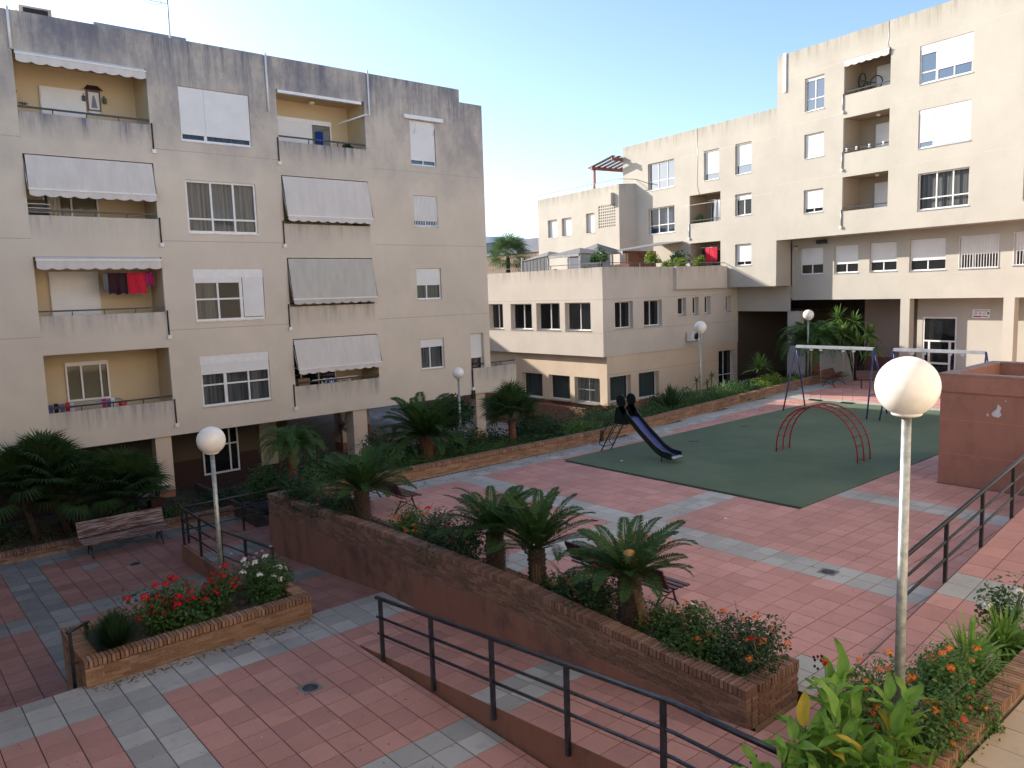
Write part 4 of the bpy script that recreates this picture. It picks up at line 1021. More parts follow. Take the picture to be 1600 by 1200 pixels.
for i, o in enumerate(bw):
    if i < 4: window(rb, FRb, o[0], o[1], o[2], o[3], D1+.1, (0, .5, 1), None, [(0, 1, .66 if i else .62)], 0, None, sill=False, fw=.055)
    else:
        window(rb, FRb, o[0], o[1], o[2], o[3], D1+.1, (0, .35, 1), None, [(0, 1, .56)], 0, None, sill=False, fw=.055)
        gk = MB(FRb); n = int((o[1]-o[0])/.125)
        for k in range(n+1): s = o[0]+.01+k*(o[1]-o[0]-.04)/n; gk.box(s, s+.022, D1-.03, D1-.008, o[2]+.01, o[3]-.01)
        for z in (o[2]+.02, (o[2]+o[3])/2, o[3]-.05): gk.box(o[0], o[1], D1-.035, D1-.031, z, z+.03)
        gk.build('window_grille', M['white'], rb)
    b = MB(FRb); b.box(o[0]-.03, o[1]+.03, D1-.03, D1+.12, o[2]-.035, o[2]-.001); b.build('sill', M['alu'], rb)
for i, o in enumerate(la[:3]): window(rb, Fr(FRb(0, -1.05, 0)[:2], (-.13101, -.99138), (.99138, -.13101)), *o, .2, (0, 1), None, [(0, 1, .93)], 0, None)
FA = Fr(FRb(0, -1.05, 0)[:2], (-.13101, -.99138), (.99138, -.13101))
o = la[3]; b = MB(FA); nx, nz = 9, 8; W, H = o[1]-o[0], o[3]-o[2]
for i in range(nx+1): s = o[0]+W*i/nx; b.box(max(o[0], s-.05), min(o[1], s+.05), .02, .05, o[2], o[3])
for j in range(nz+1): z = o[2]+H*j/nz; b.box(o[0], o[1], .018, .048, max(o[2], z-.045), min(o[3], z+.045))
b.build('lattice', M['wallA'], rb, label='white concrete lattice screen')
b = MB(FA); b.box(-13.0, -12.7, -.25, 0, 12.3, 13.1); b.build('flue_box', M['wallR'], rb)
b = MB(FA); b.box(-21.7, -12.3, .08, .12, 13.95, 13.99); r_ = b.build('railing', M['railgrey'], rb)
for k in range(5): p = MB(FA); s = -21.6+k*2.3; p.box(s-.02, s+.02, .08, .12, 13.62, 13.95); p.build('post', M['alu'], r_)
b = MB(WF); b.tube([FA(-12.25, .1, 13.97), FRb(-11.6, 0.0, 13.9), FRb(-9.9, -.02, 13.3)], .02, 6); b.build('handrail', M['railgrey'], rb)
b = MB(FRb); b.box(.42, .6, -.06, 0, 16.9, 18.95); b.build('cable_duct', M['white'], rb)
for s, z0, z1 in ((6.45, 17.3, 18.9), (-5.95, 12.2, 16.2)):
    pipe(rb, FRb, [(s, -.01, z1), (s+.02, -.01, (z0+z1)/2), (s-.04, -.01, z0+.6), (s+.15, -.01, z0)], .008, 'alu', 'cable')
for z in (12.0, 15.05, 17.6):
    b = MB(FRb); b.box(0.01, 3.9, -.003, .004, z, z+.02) ; b.box(6.7, 15.4, -.003, .004, z, z+.02)
    if z < 16: b.box(-7.4, -.01, -.003, .004, z-.4, z-.38)
    b.build('plaster_joint', plain('joint_light', (.57, .50, .39)) if z == 12.0 else bpy.data.materials['joint_light'], rb)
# pergola on the roof terrace
pg = thing('pergola', 'red brown timber pergola with slatted roof on the roof terrace', 'pergola', FRb(-14.5, 0, 12.6))
b = MB(FRb); b.box(-15.3, -15.1, -.95, 3.2, 15.0, 15.2); b.build('beam', M['pergola'], pg)
b = MB(FRb); b.box(-12.99, -12.91, -.95, 3.2, 15.3, 15.52); b.build('beam', M['pergola'], pg)
for s, d in ((-15.2, -.675), (-15.2, 2.9)):
    b = MB(FRb); b.box(s-.08, s+.08, d-.07, d+.07, 12.6, 15.0); b.build('post', M['pergola'], pg)
for k in range(8):
    d = -.95+k*.52; b = MB(); q = [FRb(-15.6, d, 15.14), FRb(-12.92, d, 15.6), FRb(-12.92, d+.32, 15.6), FRb(-15.6, d+.32, 15.14)]
    b.quad(q); b.quad([v+Vector((0, 0, .05)) for v in q])
    for i in range(4): j = (i+1) % 4; b.quad([q[i], q[j], q[j]+Vector((0, 0, .05)), q[i]+Vector((0, 0, .05))])
    b.build('slat', M['pergslat'], pg)

# ---------------------------------------------------------------- unseen wing added at the left to dim the court
wb = thing('apartment_building', 'unseen plain cream wing added at the left to dim the court', 'apartment block', (-4.5, 12, ST))
FW = Fr((-4.5, 0), (0, 1), (-1, 0)); b = MB(FW)
ow = [(y, y+1.6, z, z+1.4) for y in (1, 6, 11, 16, 21) for z in (3.2, 6.1)]
sheet(b, -2.2, 26.49, ST, 9.2, ow)
for o in ow: opening(b, *o, .1)
b.quad([(-2.2, 0, 9.2), (26.49, 0, 9.2), (26.49, 12, 9.2), (-2.2, 12, 9.2)])
b.build('wall', [M['wallL'], M['dark']], wb)
for o in ow: window(wb, FW, *o, .08, (0, .5, 1), None, [(0, 1, .4)], 0, None)

# ---------------------------------------------------------------- unseen block behind the viewpoint, added to bounce sunlight into the court
nb = thing('apartment_building', 'unseen tall cream block behind the viewpoint, added to bounce warm sunlight', 'apartment block', (12, -1.4, ST))
FB = Fr((0, -1.4), (1, 0), (0, -1)); b = MB(FB)
ow = [(x, x+1.6, z, z+1.4) for x in (-2.5, 2, 6.5, 11, 15.5, 20, 24.5, 29) for z in (8.8, 11.7)]
sheet(b, -4.5, 34, ST, 16.0, ow)
for o in ow: opening(b, *o, .1)
b.quad([(-4.5, 0, 16.0), (34, 0, 16.0), (34, 12, 16.0), (-4.5, 12, 16.0)]); b.quad([(34, 0, ST), (34, 12, ST), (34, 12, 16.0), (34, 0, 16.0)]); b.quad([(-4.5, 12, ST), (34, 12, ST), (34, 12, 16.0), (-4.5, 12, 16.0)])
b.build('wall', [M['wallN'], M['dark']], nb)
for o in ow: window(nb, FB, *o, .08, (0, .5, 1), None, [(0, 1, .7)], 0, None)
# ---------------------------------------------------------------- service kiosk with the open top
kk = thing('service_kiosk', 'square red brown rendered box with open rubble strewn top beside the ramp', 'kiosk', (22.3, 5.5, UP))
b = MB(); X0, X1, Y0, Y1 = 20.42, 24.1, 2.9, 7.66
b.box(X0+.03, X1-.03, Y0+.03, Y0+.2, UP-.02, 3.74); b.box(X0+.03, X1-.03, Y1-.2, Y1-.03, UP-.02, 3.74); b.box(X0+.03, X0+.2, Y0+.2, Y1-.2, UP-.02, 3.74); b.box(X1-.2, X1-.03, Y0+.2, Y1-.2, UP-.02, 3.74)
b.box(X0+.2, X1-.2, Y0+.2, Y1-.2, 3.5, 3.7)
b.build('wall', M['kiosk'], kk)
b = MB()
b.box(X0, X1, Y0, Y0+.26, 3.74, 4.15); b.box(X0, X1, Y1-.26, Y1, 3.74, 4.15); b.box(X0, X0+.26, Y0+.26, Y1-.26, 3.74, 4.15); b.box(X1-.26, X1, Y0+.26, Y1-.26, 3.74, 4.15)
b.build('parapet_band', M['kiosk'], kk)
b = MB(); b.box(X0-.012, X1+.012, Y0-.012, Y0+.27, 4.152, 4.19); b.box(X0-.012, X1+.012, Y1-.27, Y1+.012, 4.152, 4.19); b.box(X0-.012, X0+.27, Y0+.27, Y1-.27, 4.152, 4.19); b.box(X1-.27, X1+.012, Y0+.27, Y1-.27, 4.152, 4.19)
b.build('coping', plain('grey_brown_coping', (.27, .19, .165), .9), kk)
b = MB(); b.box(X0+.03-.004, X0+.04, Y0+.04, Y1-.04, 2.2, 2.212); b.box(X0+.026, X0+.04, Y0+.04, Y1-.04, 3.05, 3.062); b.build('plaster_joint', plain('kiosk_joint', (.42, .2, .15)), kk)
b = MB()
P = [(0, 0), (.09, -.02), (.14, .05), (.11, .13), (.13, .22), (.07, .3), (.05, .17), (.01, .13), (-.03, .06)]
b.quad([(X0+.024, 6.45-p[0]*1.3, 3.22+p[1]) for p in P]); b.quad([(X0+.024, 6.6, 3.24), (X0+.024, 6.54, 3.2), (X0+.024, 6.56, 3.3)]); b.quad([(X0+.024, 6.22, 3.58), (X0+.024, 6.18, 3.6), (X0+.024, 6.2, 3.64)])
b.build('peeled_patch', plain('bare_grey_plaster', (.5, .5, .52)), kk)
b = MB()
for i in range(90):
    s = random.uniform(.02, .07); c = (random.uniform(X0+.3, X1-.3), random.uniform(Y0+1, Y1-.3), 3.72+s*.3)
    a = random.uniform(0, 3); b.obox(c, (s*math.cos(a), s*math.sin(a), 0), (-s*.7*math.sin(a), s*.7*math.cos(a), s*.2), (0, 0, s*.3), i % 3)
ro = b.build('rubble', [M['joint'], M['mortar'], M['galv']], kk, kind='stuff')

# ---------------------------------------------------------------- lamp posts with opal globes
def lamp(loc, h, r, label, door=True):
    t = thing('street_lamp', label, 'lamp post', loc, 0, 'globe lamp posts of the courts')
    b = MB(); b.tube([(0, 0, -.3), (0, 0, h-r*.95)], [.045, .038], 14); b.build('pole', M['galv'], t, (0, 0, 0))
    b = MB(); b.lathe((0, 0, h-r*.93), [(.04, -.012), (r*.42, -.012), (r*.48, .0), (r*.48, .022), (.1, .03), (0, .03)], 20); b.build('collar', M['white'], t, (0, 0, 0))
    b = MB(); b.lathe((0, 0, h), sphere(r, 28, 18), 32); g = b.build('globe', M['opal'], t, (0, 0, 0))
    if door:
        b = MB(); b.lathe((0, 0, .0), [(.047, 0), (.053, .01), (.053, .03), (.047, .04)], 14); b.v = [v+Vector((0, 0, .28)) for v in b.v]; b.build('base_ring', M['galv'], t, (0, 0, 0))
        b = MB(); b.lathe((-.035, -.035, .55), sphere(.02, 8, 6), 8); b.build('cap_nut', M['galv'], t, (0, 0, 0))
    return t
lamp((6.66, 2.744, 2.1), 5.62-2.1, .25, 'near globe lamp post in the lantana planter, biggest in view')
lamp((4.82, 14.02, 1.15), 4.04-1.15, .25, 'globe lamp post between the red roses and the white flowers')
lamp((16.6, 22.4, .6), 3.69-.6, .21, 'globe lamp post behind the dark garden cycad under the left block', False)
lamp((26.7, 19.26, 1.5), 4.84-1.5, .25, 'globe lamp post in front of the wall air conditioner', False)
lamp((36.9, 20.1, 1.3), 4.9-1.3, .265, 'farthest globe lamp post beside the feathery palm', False)

# ---------------------------------------------------------------- railings
def railing(pts, posts, label, mat='railblue', mids=(.33, .62), hr=.032, h=.95, pw=.052, name='railing', down=.16):
    """pts: rail line at floor level (x,y,z); posts: parameters along it"""
    t = thing(name, label, 'railing', pts[0])
    P = [Vector(p) for p in pts]
    L = [0]
    for a, c in zip(P, P[1:]): L.append(L[-1]+(c-a).length)
    def at(s):
        for i in range(len(P)-1):
            if s <= L[i+1]+1e-6: return P[i].lerp(P[i+1], (s-L[i])/(L[i+1]-L[i]))
        return P[-1]
    b = MB(); b.tube([p+Vector((0, 0, h)) for p in P], hr, 10); b.build('handrail', M[mat], t)
    for m in mids:
        b = MB(); b.tube([p+Vector((0, 0, h-m*h)) for p in P], .021, 8); b.build('rail', M[mat], t)
    for s in posts:
        q = at(s); b = MB(); b.box(q.x-pw/2, q.x+pw/2, q.y-pw/2, q.y+pw/2, q.z-down, q.z+h-.01); b.build('post', M[mat], t)
    return t
railing([(5.9, 10.35, zr1(0, 10.35)), (5.9, 4.6, UP), (5.9, 3.1, UP)], [.12, 1.5, 2.87, 4.25, 5.65, 7.0], 'long black and blue ramp railing crossing the foreground')
railing([(6.02, 14.5, zr0(0, 14.5)), (6.02, 17.5, .42), (6.02, 20.1, .42)], [.05, 1.45, 2.9, 4.3, 5.55], 'black ramp railing behind the rose planter lamp', 'iron')
railing([(6.1, 20.12, .42), (9.0, 20.12, .42)], [.06, 1.5], 'black railing across the end of the descending ramp', 'iron', down=.02)
railing([(11.0, 4.52, zr2(11.0, 0)), (20.2, 4.52, zr2(20.2, 0))], [.05, 1.53, 3.03, 4.5, 6.1, 7.6, 9.0], 'long black railing rising along the right hand ramp', 'iron', down=.05)
t = thing('stair_handrail', 'short sloping black handrail at the head of the steps', 'railing', (2.05, 12.6, L1))
b = MB(); b.tube([(2.08, 11.8, 1.78), (2.08, 12.45, 1.72), (2.08, 13.6, .95)], .022, 8); b.v = []; b.f = []; b.m = []; b.sm = []
b.tube([(2.10, 12.93, 1.64), (2.50, 13.55, 1.50)], .028, 8); b.build('handrail', M['iron'], t)
for (x, y, z0, z1) in ((2.14, 12.99, .6, 1.62), (2.46, 13.48, 1.1, 1.52)):
    b = MB(); b.box(x-.024, x+.024, y-.024, y+.024, z0, z1); b.build('post', M['iron'], t)
b = MB(); b.tube([(2.14, 12.99, 1.1), (2.24, 12.95, 1.14)], .015, 6); b.build('bracket', M['iron'], t)

# ---------------------------------------------------------------- benches
def bench(loc, rz, label, L=1.95, mat='wood', nb=4, ns=4, tall=.8, legs=(.12, .88), dep=.48):
    """local: x along the bench, +y is the side people face"""
    t = thing('park_bench', label, 'bench', loc, rz, 'slatted park benches')
    for k in range(ns):
        y = -.02+dep*k/(ns-1)*.92; z = .43+.012*math.sin(k*1.4); b = MB(); b.box(-L/2, L/2, y-.042, y+.042, z-.014, z+.014); b.build('seat_slat', M[mat], t, (0, 0, 0))
    for k in range(nb):
        f = k/(nb-1); y = -.07-.13*f; z = .52+(tall-.55)*f; b = MB(); b.obox((0, y, z), (L/2, 0, 0), (0, .012, .004), (0, -.012, .04)); b.build('back_slat', M[mat], t, (0, 0, 0))
    for f in legs:
        x = -L/2+L*f; b = MB()
        b.tube([(x, .42, .41), (x, .35, .32), (x, .42, .12), (x, .5, .01)], .019, 6); b.tube([(x, .02, .41), (x, .06, .3), (x, -.06, .14), (x, -.14, .01)], .019, 6)
        b.tube([(x, .38, .3), (x, .2, .24), (x, .0, .3)], .014, 6); b.tube([(x, .44, .10), (x, .18, .22), (x, -.1, .10)], .014, 6)
        b.tube([(x, .47, .41), (x, .2, .4), (x, -.03, .41), (x, -.08, .5), (x, -.22, tall)], .018, 6)
        b.build('leg', M['iron'], t, (0, 0, 0))
    return t
bench((5.2, 22.45, L0), math.pi, 'big old bench with peeling slats beside the fan palm clump', 2.15, 'woodold', 5, 5, .85, (.1, .9), .6)
bench((9.22, 8.25, UP), -math.pi/2, 'dark bench behind the near cycad with the ochre cone', 2.1)
bench((9.45, 16.1, UP), -math.pi/2, 'dark bench at the far end of the long planter', 2.2)
bench((36.6, 18.75, UP), math.pi+.12, 'dark bench by the garden wall in front of the feathery palm', 1.8)
bench((36.9, 16.6, UP), math.pi/2+.5, 'red brown bench seen from its end beyond the swings', 1.8)

# ---------------------------------------------------------------- playground
sl_ = thing('slide', 'dark playground slide with blue bed and two round headed side panels', 'slide', (18.0, 15.2, UP))
XA, XB = 17.72, 18.18
bed = [(15.45, 2.66), (15.3, 2.66), (14.95, 2.42), (14.4, 1.96), (14.0, 1.68), (13.75, 1.60), (13.5, 1.59)]
bed = [(y+.35, z) for y, z in [(15.2, 2.62), (15.05, 2.60), (14.6, 2.2), (14.05, 1.78), (13.8, 1.66), (13.6, 1.63), (13.45, 1.62)]]
b = MB()
for (y0, z0), (y1, z1) in zip(bed, bed[1:]): b.quad([(XA+.03, y0, z0), (XB-.03, y0, z0), (XB-.03, y1, z1), (XA+.03, y1, z1)], smooth=True)
b.build('slide_bed', M['slideblue'], sl_)
for x in (XA, XB):
    b = MB()
    for (y0, z0), (y1, z1) in zip(bed, bed[1:]):
        for xx in (x-.02, x+.02): b.quad([(xx, y0, z0-.06), (xx, y1, z1-.06), (xx, y1, z1+.14), (xx, y0, z0+.14)])
        b.quad([(x-.02, y0, z0+.14), (x+.02, y0, z0+.14), (x+.02, y1, z1+.14), (x-.02, y1, z1+.14)]); b.quad([(x-.02, y0, z0-.06), (x+.02, y0, z0-.06), (x+.02, y1, z1-.06), (x-.02, y1, z1-.06)])
    b.quad([(x-.02, bed[-1][0], 1.56), (x+.02, bed[-1][0], 1.56), (x+.02, bed[-1][0], 1.76), (x-.02, bed[-1][0], 1.76)])
    b.build('side_rail', M['slidedark'], sl_)
    # side panel: a body board with a round head on top
    out = [(15.95, 2.42), (15.42, 2.42), (15.38, 2.62), (15.46, 2.86), (15.54, 2.93)]
    out += [(15.68+.18*math.cos(a), 3.12+.19*math.sin(a)) for a in [-.9+i*(math.pi+1.8)/14 for i in range(15)]]
    out += [(15.82, 2.93), (15.9, 2.84), (15.96, 2.6)]
    b = MB(); n = len(out)
    for xx in (x-.018, x+.018): b.quad([(xx, y, z) for y, z in out])
    for i in range(n): (ya, za), (yb, zb) = out[i], out[(i+1) % n]; b.quad([(x-.018, ya, za), (x+.018, ya, za), (x+.018, yb, zb), (x-.018, yb, zb)])
    b.build('side_panel', M['slidedark'], sl_)
b = MB(); b.box(XA-.02, XB+.02, 15.5, 15.95, 2.40, 2.44); b.build('platform', M['slidedark'], sl_)
b = MB(); b.tube([(XA, 15.85, 2.98), (XB, 15.85, 2.98)], .014, 6); b.build('crossbar', M['slidedark'], sl_)
b = MB(); b.box(XA+.02, XB-.02, bed[-1][0]-.06, bed[-1][0]+.04, 1.60, 1.64); b.build('slide_lip', M['chrome'], sl_)
for x in (XA, XB):
    b = MB(); b.tube([(x, 15.95, 2.42), (x, 16.55, UP)], .02, 6); b.build('ladder_leg', M['slidedark'], sl_)
    b = MB(); b.tube([(x, 16.0, 2.72), (x, 16.2, 2.4), (x, 16.62, 1.78), (x, 16.6, 1.66), (x, 16.45, 1.62)], .014, 6); b.build('hand_loop', M['slidedark'], sl_)
    b = MB(); b.tube([(x, 14.15, 1.72), (x, 14.15, UP)], .016, 6); b.build('foot', M['slidedark'], sl_)
for k in range(4):
    f = (k+.6)/4.4; b = MB(); b.tube([(XA, 15.95+.6*f, 2.42-(2.42-UP)*f), (XB, 15.95+.6*f, 2.42-(2.42-UP)*f)], .014, 6); b.build('rung', M['slidedark'], sl_)

ac = thing('climbing_arch', 'red tubular climbing arch on the green rubber floor', 'climbing frame', (21.5, 11.25, UP))
def arc(x, f): a = math.pi*f; return (x, 11.24+1.25*math.cos(a), UP+1.5*math.sin(a)**.85 if math.sin(a) > 0 else UP)
for x in (21.12, 21.5, 21.88):
    b = MB(); b.tube([arc(x, i/30) for i in range(31)], .021, 8); b.build('arch_tube', M['climbred'], ac)
for k in range(15):
    f = .085+.83*k/14; b = MB(); p, q = arc(21.06, f), arc(21.94, f); b.tube([p, q], .014, 6); b.build('rung', M['climbred'], ac)
for f in (0.012, .988):
    b = MB(); b.tube([arc(21.12, f), arc(21.88, f)], .014, 6); b.build('foot_bar', M['climbred'], ac)

def swing(y0, y1, label, seats):
    t = thing('swing_set', label, 'swing', (29, (y0+y1)/2, UP), 0, 'violet framed swing sets')
    b = MB(); b.box(28.93, 29.07, y1, y0, 3.93, 4.04); b.build('beam', M['swinggrey'], t)
    for y in (y0, y1):
        sg = 1 if y == y0 else -1
        for dx in (-.75, .95):
            b = MB(); b.tube([(29, y+sg*.02, 4.0), (29+dx, y+sg*.14, UP)], .03, 8); b.build('leg', M['swingblue'], t)
        b = MB(); b.tube([(29-.5, y+sg*.1, 2.3), (29+.62, y+sg*.1, 2.3)], .018, 6); b.build('brace', M['swingblue'], t)
    for ys in seats:
        s = MB(); s.box(28.88, 29.12, ys-.24, ys+.24, 1.86, 1.89); s_ = s.build('seat', M['blackp'], t)
        for d in (-.2, .2):
            h = MB(); h.box(28.95, 29.05, ys+d-.045, ys+d+.045, 3.84, 3.93); h.build('hanger', M['swinggrey'], s_)
            c = MB(); c.tube([(29, ys+d, 3.85), (29, ys+d, 1.88)], .005, 4); c.build('chain', M['galv'], s_)
    return t
swing(16.28, 13.2, 'left swing set with two black seats in front of the garden wall', (15.45, 14.15))
swing(12.45, 9.45, 'right swing set partly hidden by the near globe lamp', (11.6, 10.35))

# ---------------------------------------------------------------- things on balconies
def cloth(fr, s0, s1, d, zt, zb, mat, name, label, cat, parent=None, seed=0, fold=.03):
    rnd = random.Random(seed); b = MB(fr); n, m = 10, 6
    ph = [rnd.uniform(0, 6) for _ in range(4)]
    def f(i, j, o=0):
        s = s0+(s1-s0)*i/n; z = zt+(zb-zt)*j/m + (.03*math.sin(i*1.1+ph[0])*j/m)
        return (s, d+o+fold*math.sin(i*1.7+ph[1])*j/m+.01*math.sin(i*3+ph[2]), z)
    for i in range(n):
        for j in range(m):
            b.quad([f(i, j), f(i+1, j), f(i+1, j+1), f(i, j+1)], smooth=True)
            b.quad([f(i, j, .012), f(i+1, j, .012), f(i+1, j+1, .012), f(i, j+1, .012)], smooth=True)
    o = b.build(name, M[mat], parent, fr((s0+s1)/2, d, zt) if parent is None else None)
    if parent is None: tag(o, label, cat)
    return o
def line(fr, s0, s1, d, z, label):
    b = MB(); b.tube([fr(s0, d, z), fr(s1, d, z)], .006, 5); o = b.build('washing_line', M['alu'], None, fr((s0+s1)/2, d, z)); tag(o, label, 'washing line')
line(FL, 6.1, 7.95, .55, 7.53, 'washing line with dark and red laundry, second balcony from the bottom left')
cloth(FL, 6.35, 6.5, .55, 7.5, 6.95, 'farwall', 'laundry', 'narrow grey striped laundry left of the black cloth', 'laundry', seed=1)
cloth(FL, 6.5, 7.05, .54, 7.52, 6.86, 'darkcloth', 'laundry', 'dark maroon laundry hanging left of the bright red cloth', 'laundry', seed=2)
cloth(FL, 7.07, 7.62, .54, 7.52, 6.87, 'redcloth', 'laundry', 'bright red laundry hanging on the left block', 'laundry', seed=3)
cloth(FL, 7.62, 7.87, .52, 7.52, 7.12, 'pinkcloth', 'laundry', 'small magenta laundry right of the bright red cloth', 'laundry', seed=4)
rk = thing('drying_rack', 'folding drying rack with clothes on the lowest left balcony', 'drying rack', FL(5.2, .45, 3.1))
b = MB()
for k in range(6): b.tube([FL(4.55, .25+k*.09, 3.50), FL(6.55, .25+k*.09, 3.53)], .007, 5)
b.build('wire', M['alu'], rk)
for k in range(4):
    b = MB(); s = 4.6+.62*k; b.tube([FL(s, .25, 3.5), FL(s, .7, 2.45)], .01, 5); b.build('leg', M['alu'], rk)
for i, (s, mt) in enumerate(((4.47, 'bluecloth'), (4.62, 'darkcloth'), (4.78, 'bluecloth'), (4.93, 'redcloth'), (5.05, 'whitecloth'), (5.95, 'pinkcloth'), (6.08, 'bluecloth'), (6.2, 'whitecloth'))):
    cloth(FL, s, s+.12, .3, 3.57+.03*(i % 2), 3.2, mt, 'laundry', None, None, rk, i, .02)
b = MB(); b.lathe(FL(6.55, .35, 3.27), [(0, 0), (.10, 0), (.14, .2), (.13, .2)], 12); tag(b.build('bucket', M['redbucket'], None, FL(6.55, .35, 3.27)), 'red bucket on the lowest left balcony', 'bucket')
b = MB(); b.lathe(FL(13.9, .45, 3.15), [(0, 0), (.22, 0), (.26, .36), (.24, .36)], 14); tag(b.build('tub', M['bluebucket'], None, FL(13.9, .45, 3.15)), 'blue tub on the cluttered balcony with the scrolled railing', 'tub')
b = MB(FL); b.box(12.5, 12.95, .2, .5, 3.0, 3.6); tag(b.build('cardboard_box', plain('cardboard', (.25, .13, .05)), None, FL(12.7, .35, 3.0)), 'brown box at the left end of the cluttered balcony', 'box')
st = thing('shelf_stand', 'dark rack with white shelves on the balcony under the wide awning', 'shelf', FL(4.8, .5, 8.3))
for z in (9.3, 9.42, 9.54):
    b = MB(FL); b.box(4.46, 5.05, .3, .6, z, z+.015); b.build('shelf', M['white'], st)
b = MB(FL); b.box(4.46, 5.0, .62, .66, 8.3, 9.7); b.build('back', M['blackp'], st)
for i, (s, mt) in enumerate(((5.1, 'redcloth'), (5.75, 'darkcloth'))):
    pass
cloth(FL, 5.15, 5.5, 1.2, 10.4, 8.5, 'awningbeige', 'curtain_drape', 'orange brown drape behind the awning on the second floor', 'curtain', seed=9)
cloth(FL, 14.35, 14.62, 1.25, 12.8, 11.6, 'navy', 'towel', 'blue towel hanging in the top balcony doorway', 'towel', seed=11)
# wall shrine and lamps on the top left balcony
FS = Fr(FL(0, 1.34, 0)[:2], (1, 0), (0, 1))
pq = thing('wall_plaque', 'small framed ceramic shrine with roof and two lanterns on the top balcony', 'plaque', FS(6.75, 0, 12.9))
b = MB(FS); b.box(6.55, 6.95, -.03, .0, 12.62, 13.3); b.build('frame', M['pergslat'], pq)
b = MB(FS); b.box(6.6, 6.9, -.036, -.031, 12.67, 13.2); b.build('ceramic_panel', M['whitecloth'], pq)
b = MB(FS); b.quad([(6.66, -.04, 12.72), (6.84, -.04, 12.72), (6.80, -.04, 12.98), (6.77, -.04, 13.1), (6.73, -.04, 13.1), (6.70, -.04, 12.98)]); b.build('painted_motif', M['farwall'], pq)
b = MB(FS)
b.quad([(6.48, -.12, 13.26), (7.02, -.12, 13.26), (6.9, 0, 13.42), (6.6, 0, 13.42)]); b.quad([(6.48, -.12, 13.26), (6.6, 0, 13.42), (6.48, 0, 13.26)]); b.quad([(7.02, -.12, 13.26), (6.9, 0, 13.42), (7.02, 0, 13.26)]); b.build('little_roof', M['woodold'] if False else M['darkcloth'], pq)
b = MB(FS); b.quad([(6.57, -.03, 12.62), (6.93, -.03, 12.62), (6.86, -.03, 12.52), (6.75, -.03, 12.47), (6.64, -.03, 12.52)]); b.build('tile_base', M['whitecloth'], pq)
for s in (6.45, 7.05):
    b = MB(FS); b.box(s-.05, s+.05, -.14, -.04, 12.88, 13.04); b.box(s-.01, s+.01, -.1, 0, 13.04, 13.12); b.build('lantern', M['iron'], pq)
for i, (s, z, lb_) in enumerate(((4.55, 12.95, 'small iron wall ornament left of the shuttered door, upper'), (6.1, 13.15, 'small iron wall ornament between shuttered door and shrine'), (4.8, 12.62, 'small iron wall ornament left of the shuttered door, lower'))):
    b = MB(FS)
    for k in range(7):
        a = k*.9; b.bar(FS(s, -.02, z), FS(s+.13*math.cos(a), -.03, z+.05*math.sin(a)), .02)
    tag(b.build('wall_ornament', M['iron'], None, FS(s, 0, z)), lb_, 'ornament')
# bicycle hanging on the right block
bk = thing('bicycle', 'dark mountain bicycle hung on the wall of the top right balcony', 'bicycle', FRb(5.0, 1.0, 16.2))
def wheel(c, r, ax, name='wheel'):
    c = Vector(c); ax = Vector(ax).normalized(); u = ax.cross(Vector((0, 0, 1))).normalized(); v = ax.cross(u)
    b = MB(); b.tube([c+(u*math.cos(a)+v*math.sin(a))*r for a in [i*math.pi/12 for i in range(25)]], .028, 6); w_ = b.build(name, M['blackp'], bk)
    s = MB()
    for k in range(12): a = k*math.pi/6; s.bar(c, c+(u*math.cos(a)+v*math.sin(a))*r, .006)
    s.build('spokes', M['alu'], w_)
w1 = FRb(4.45, 1.0, 16.72); w2 = FRb(5.2, 1.05, 16.45)
wheel(w1, .33, FRb.u*.5+FRb.n*.9); wheel(w2, .33, FRb.n)
b = MB(); c0 = FRb(5.0, .95, 15.9); hb = FRb(4.8, .9, 16.55)
for p, q in ((w2, c0), (c0, hb), (hb, w1), (w2, hb), (hb, FRb(4.62, .8, 16.2)), (c0, FRb(4.7, .9, 15.95))): b.tube([p, q], .02, 6)
b.build('frame', M['iron'], bk)
b = MB(); b.obox(FRb(4.62, .85, 15.9), FRb.u*.13, FRb.n*.05, (0, 0, .03)); b.build('saddle', M['blackp'], bk)
b = MB(FRb); b.box(6.05, 6.5, 1.0, 1.3, 16.35, 16.85); tag(b.build('air_conditioner', M['alu'], None, FRb(6.3, 1.2, 16.35)), 'air conditioner on a bracket in the bicycle balcony', 'air conditioner')
for i, s in enumerate((4.3, 4.85, 5.55, 6.3)):
    z = c2[1][2]+.18; b = MB(); b.lathe(FRb(s, .03, z), [(0, -.10), (.08, -.08), (.03, 0), (.07, .07), (0, .1)], 7)
    tag(b.build('ribbon', M['whitecloth'], None, FRb(s, .03, z)), ['leftmost', 'second from left', 'third from left', 'rightmost'][i]+' white ribbon tied to the middle balcony rail', 'ribbon', 'white ribbons on the balcony rail')
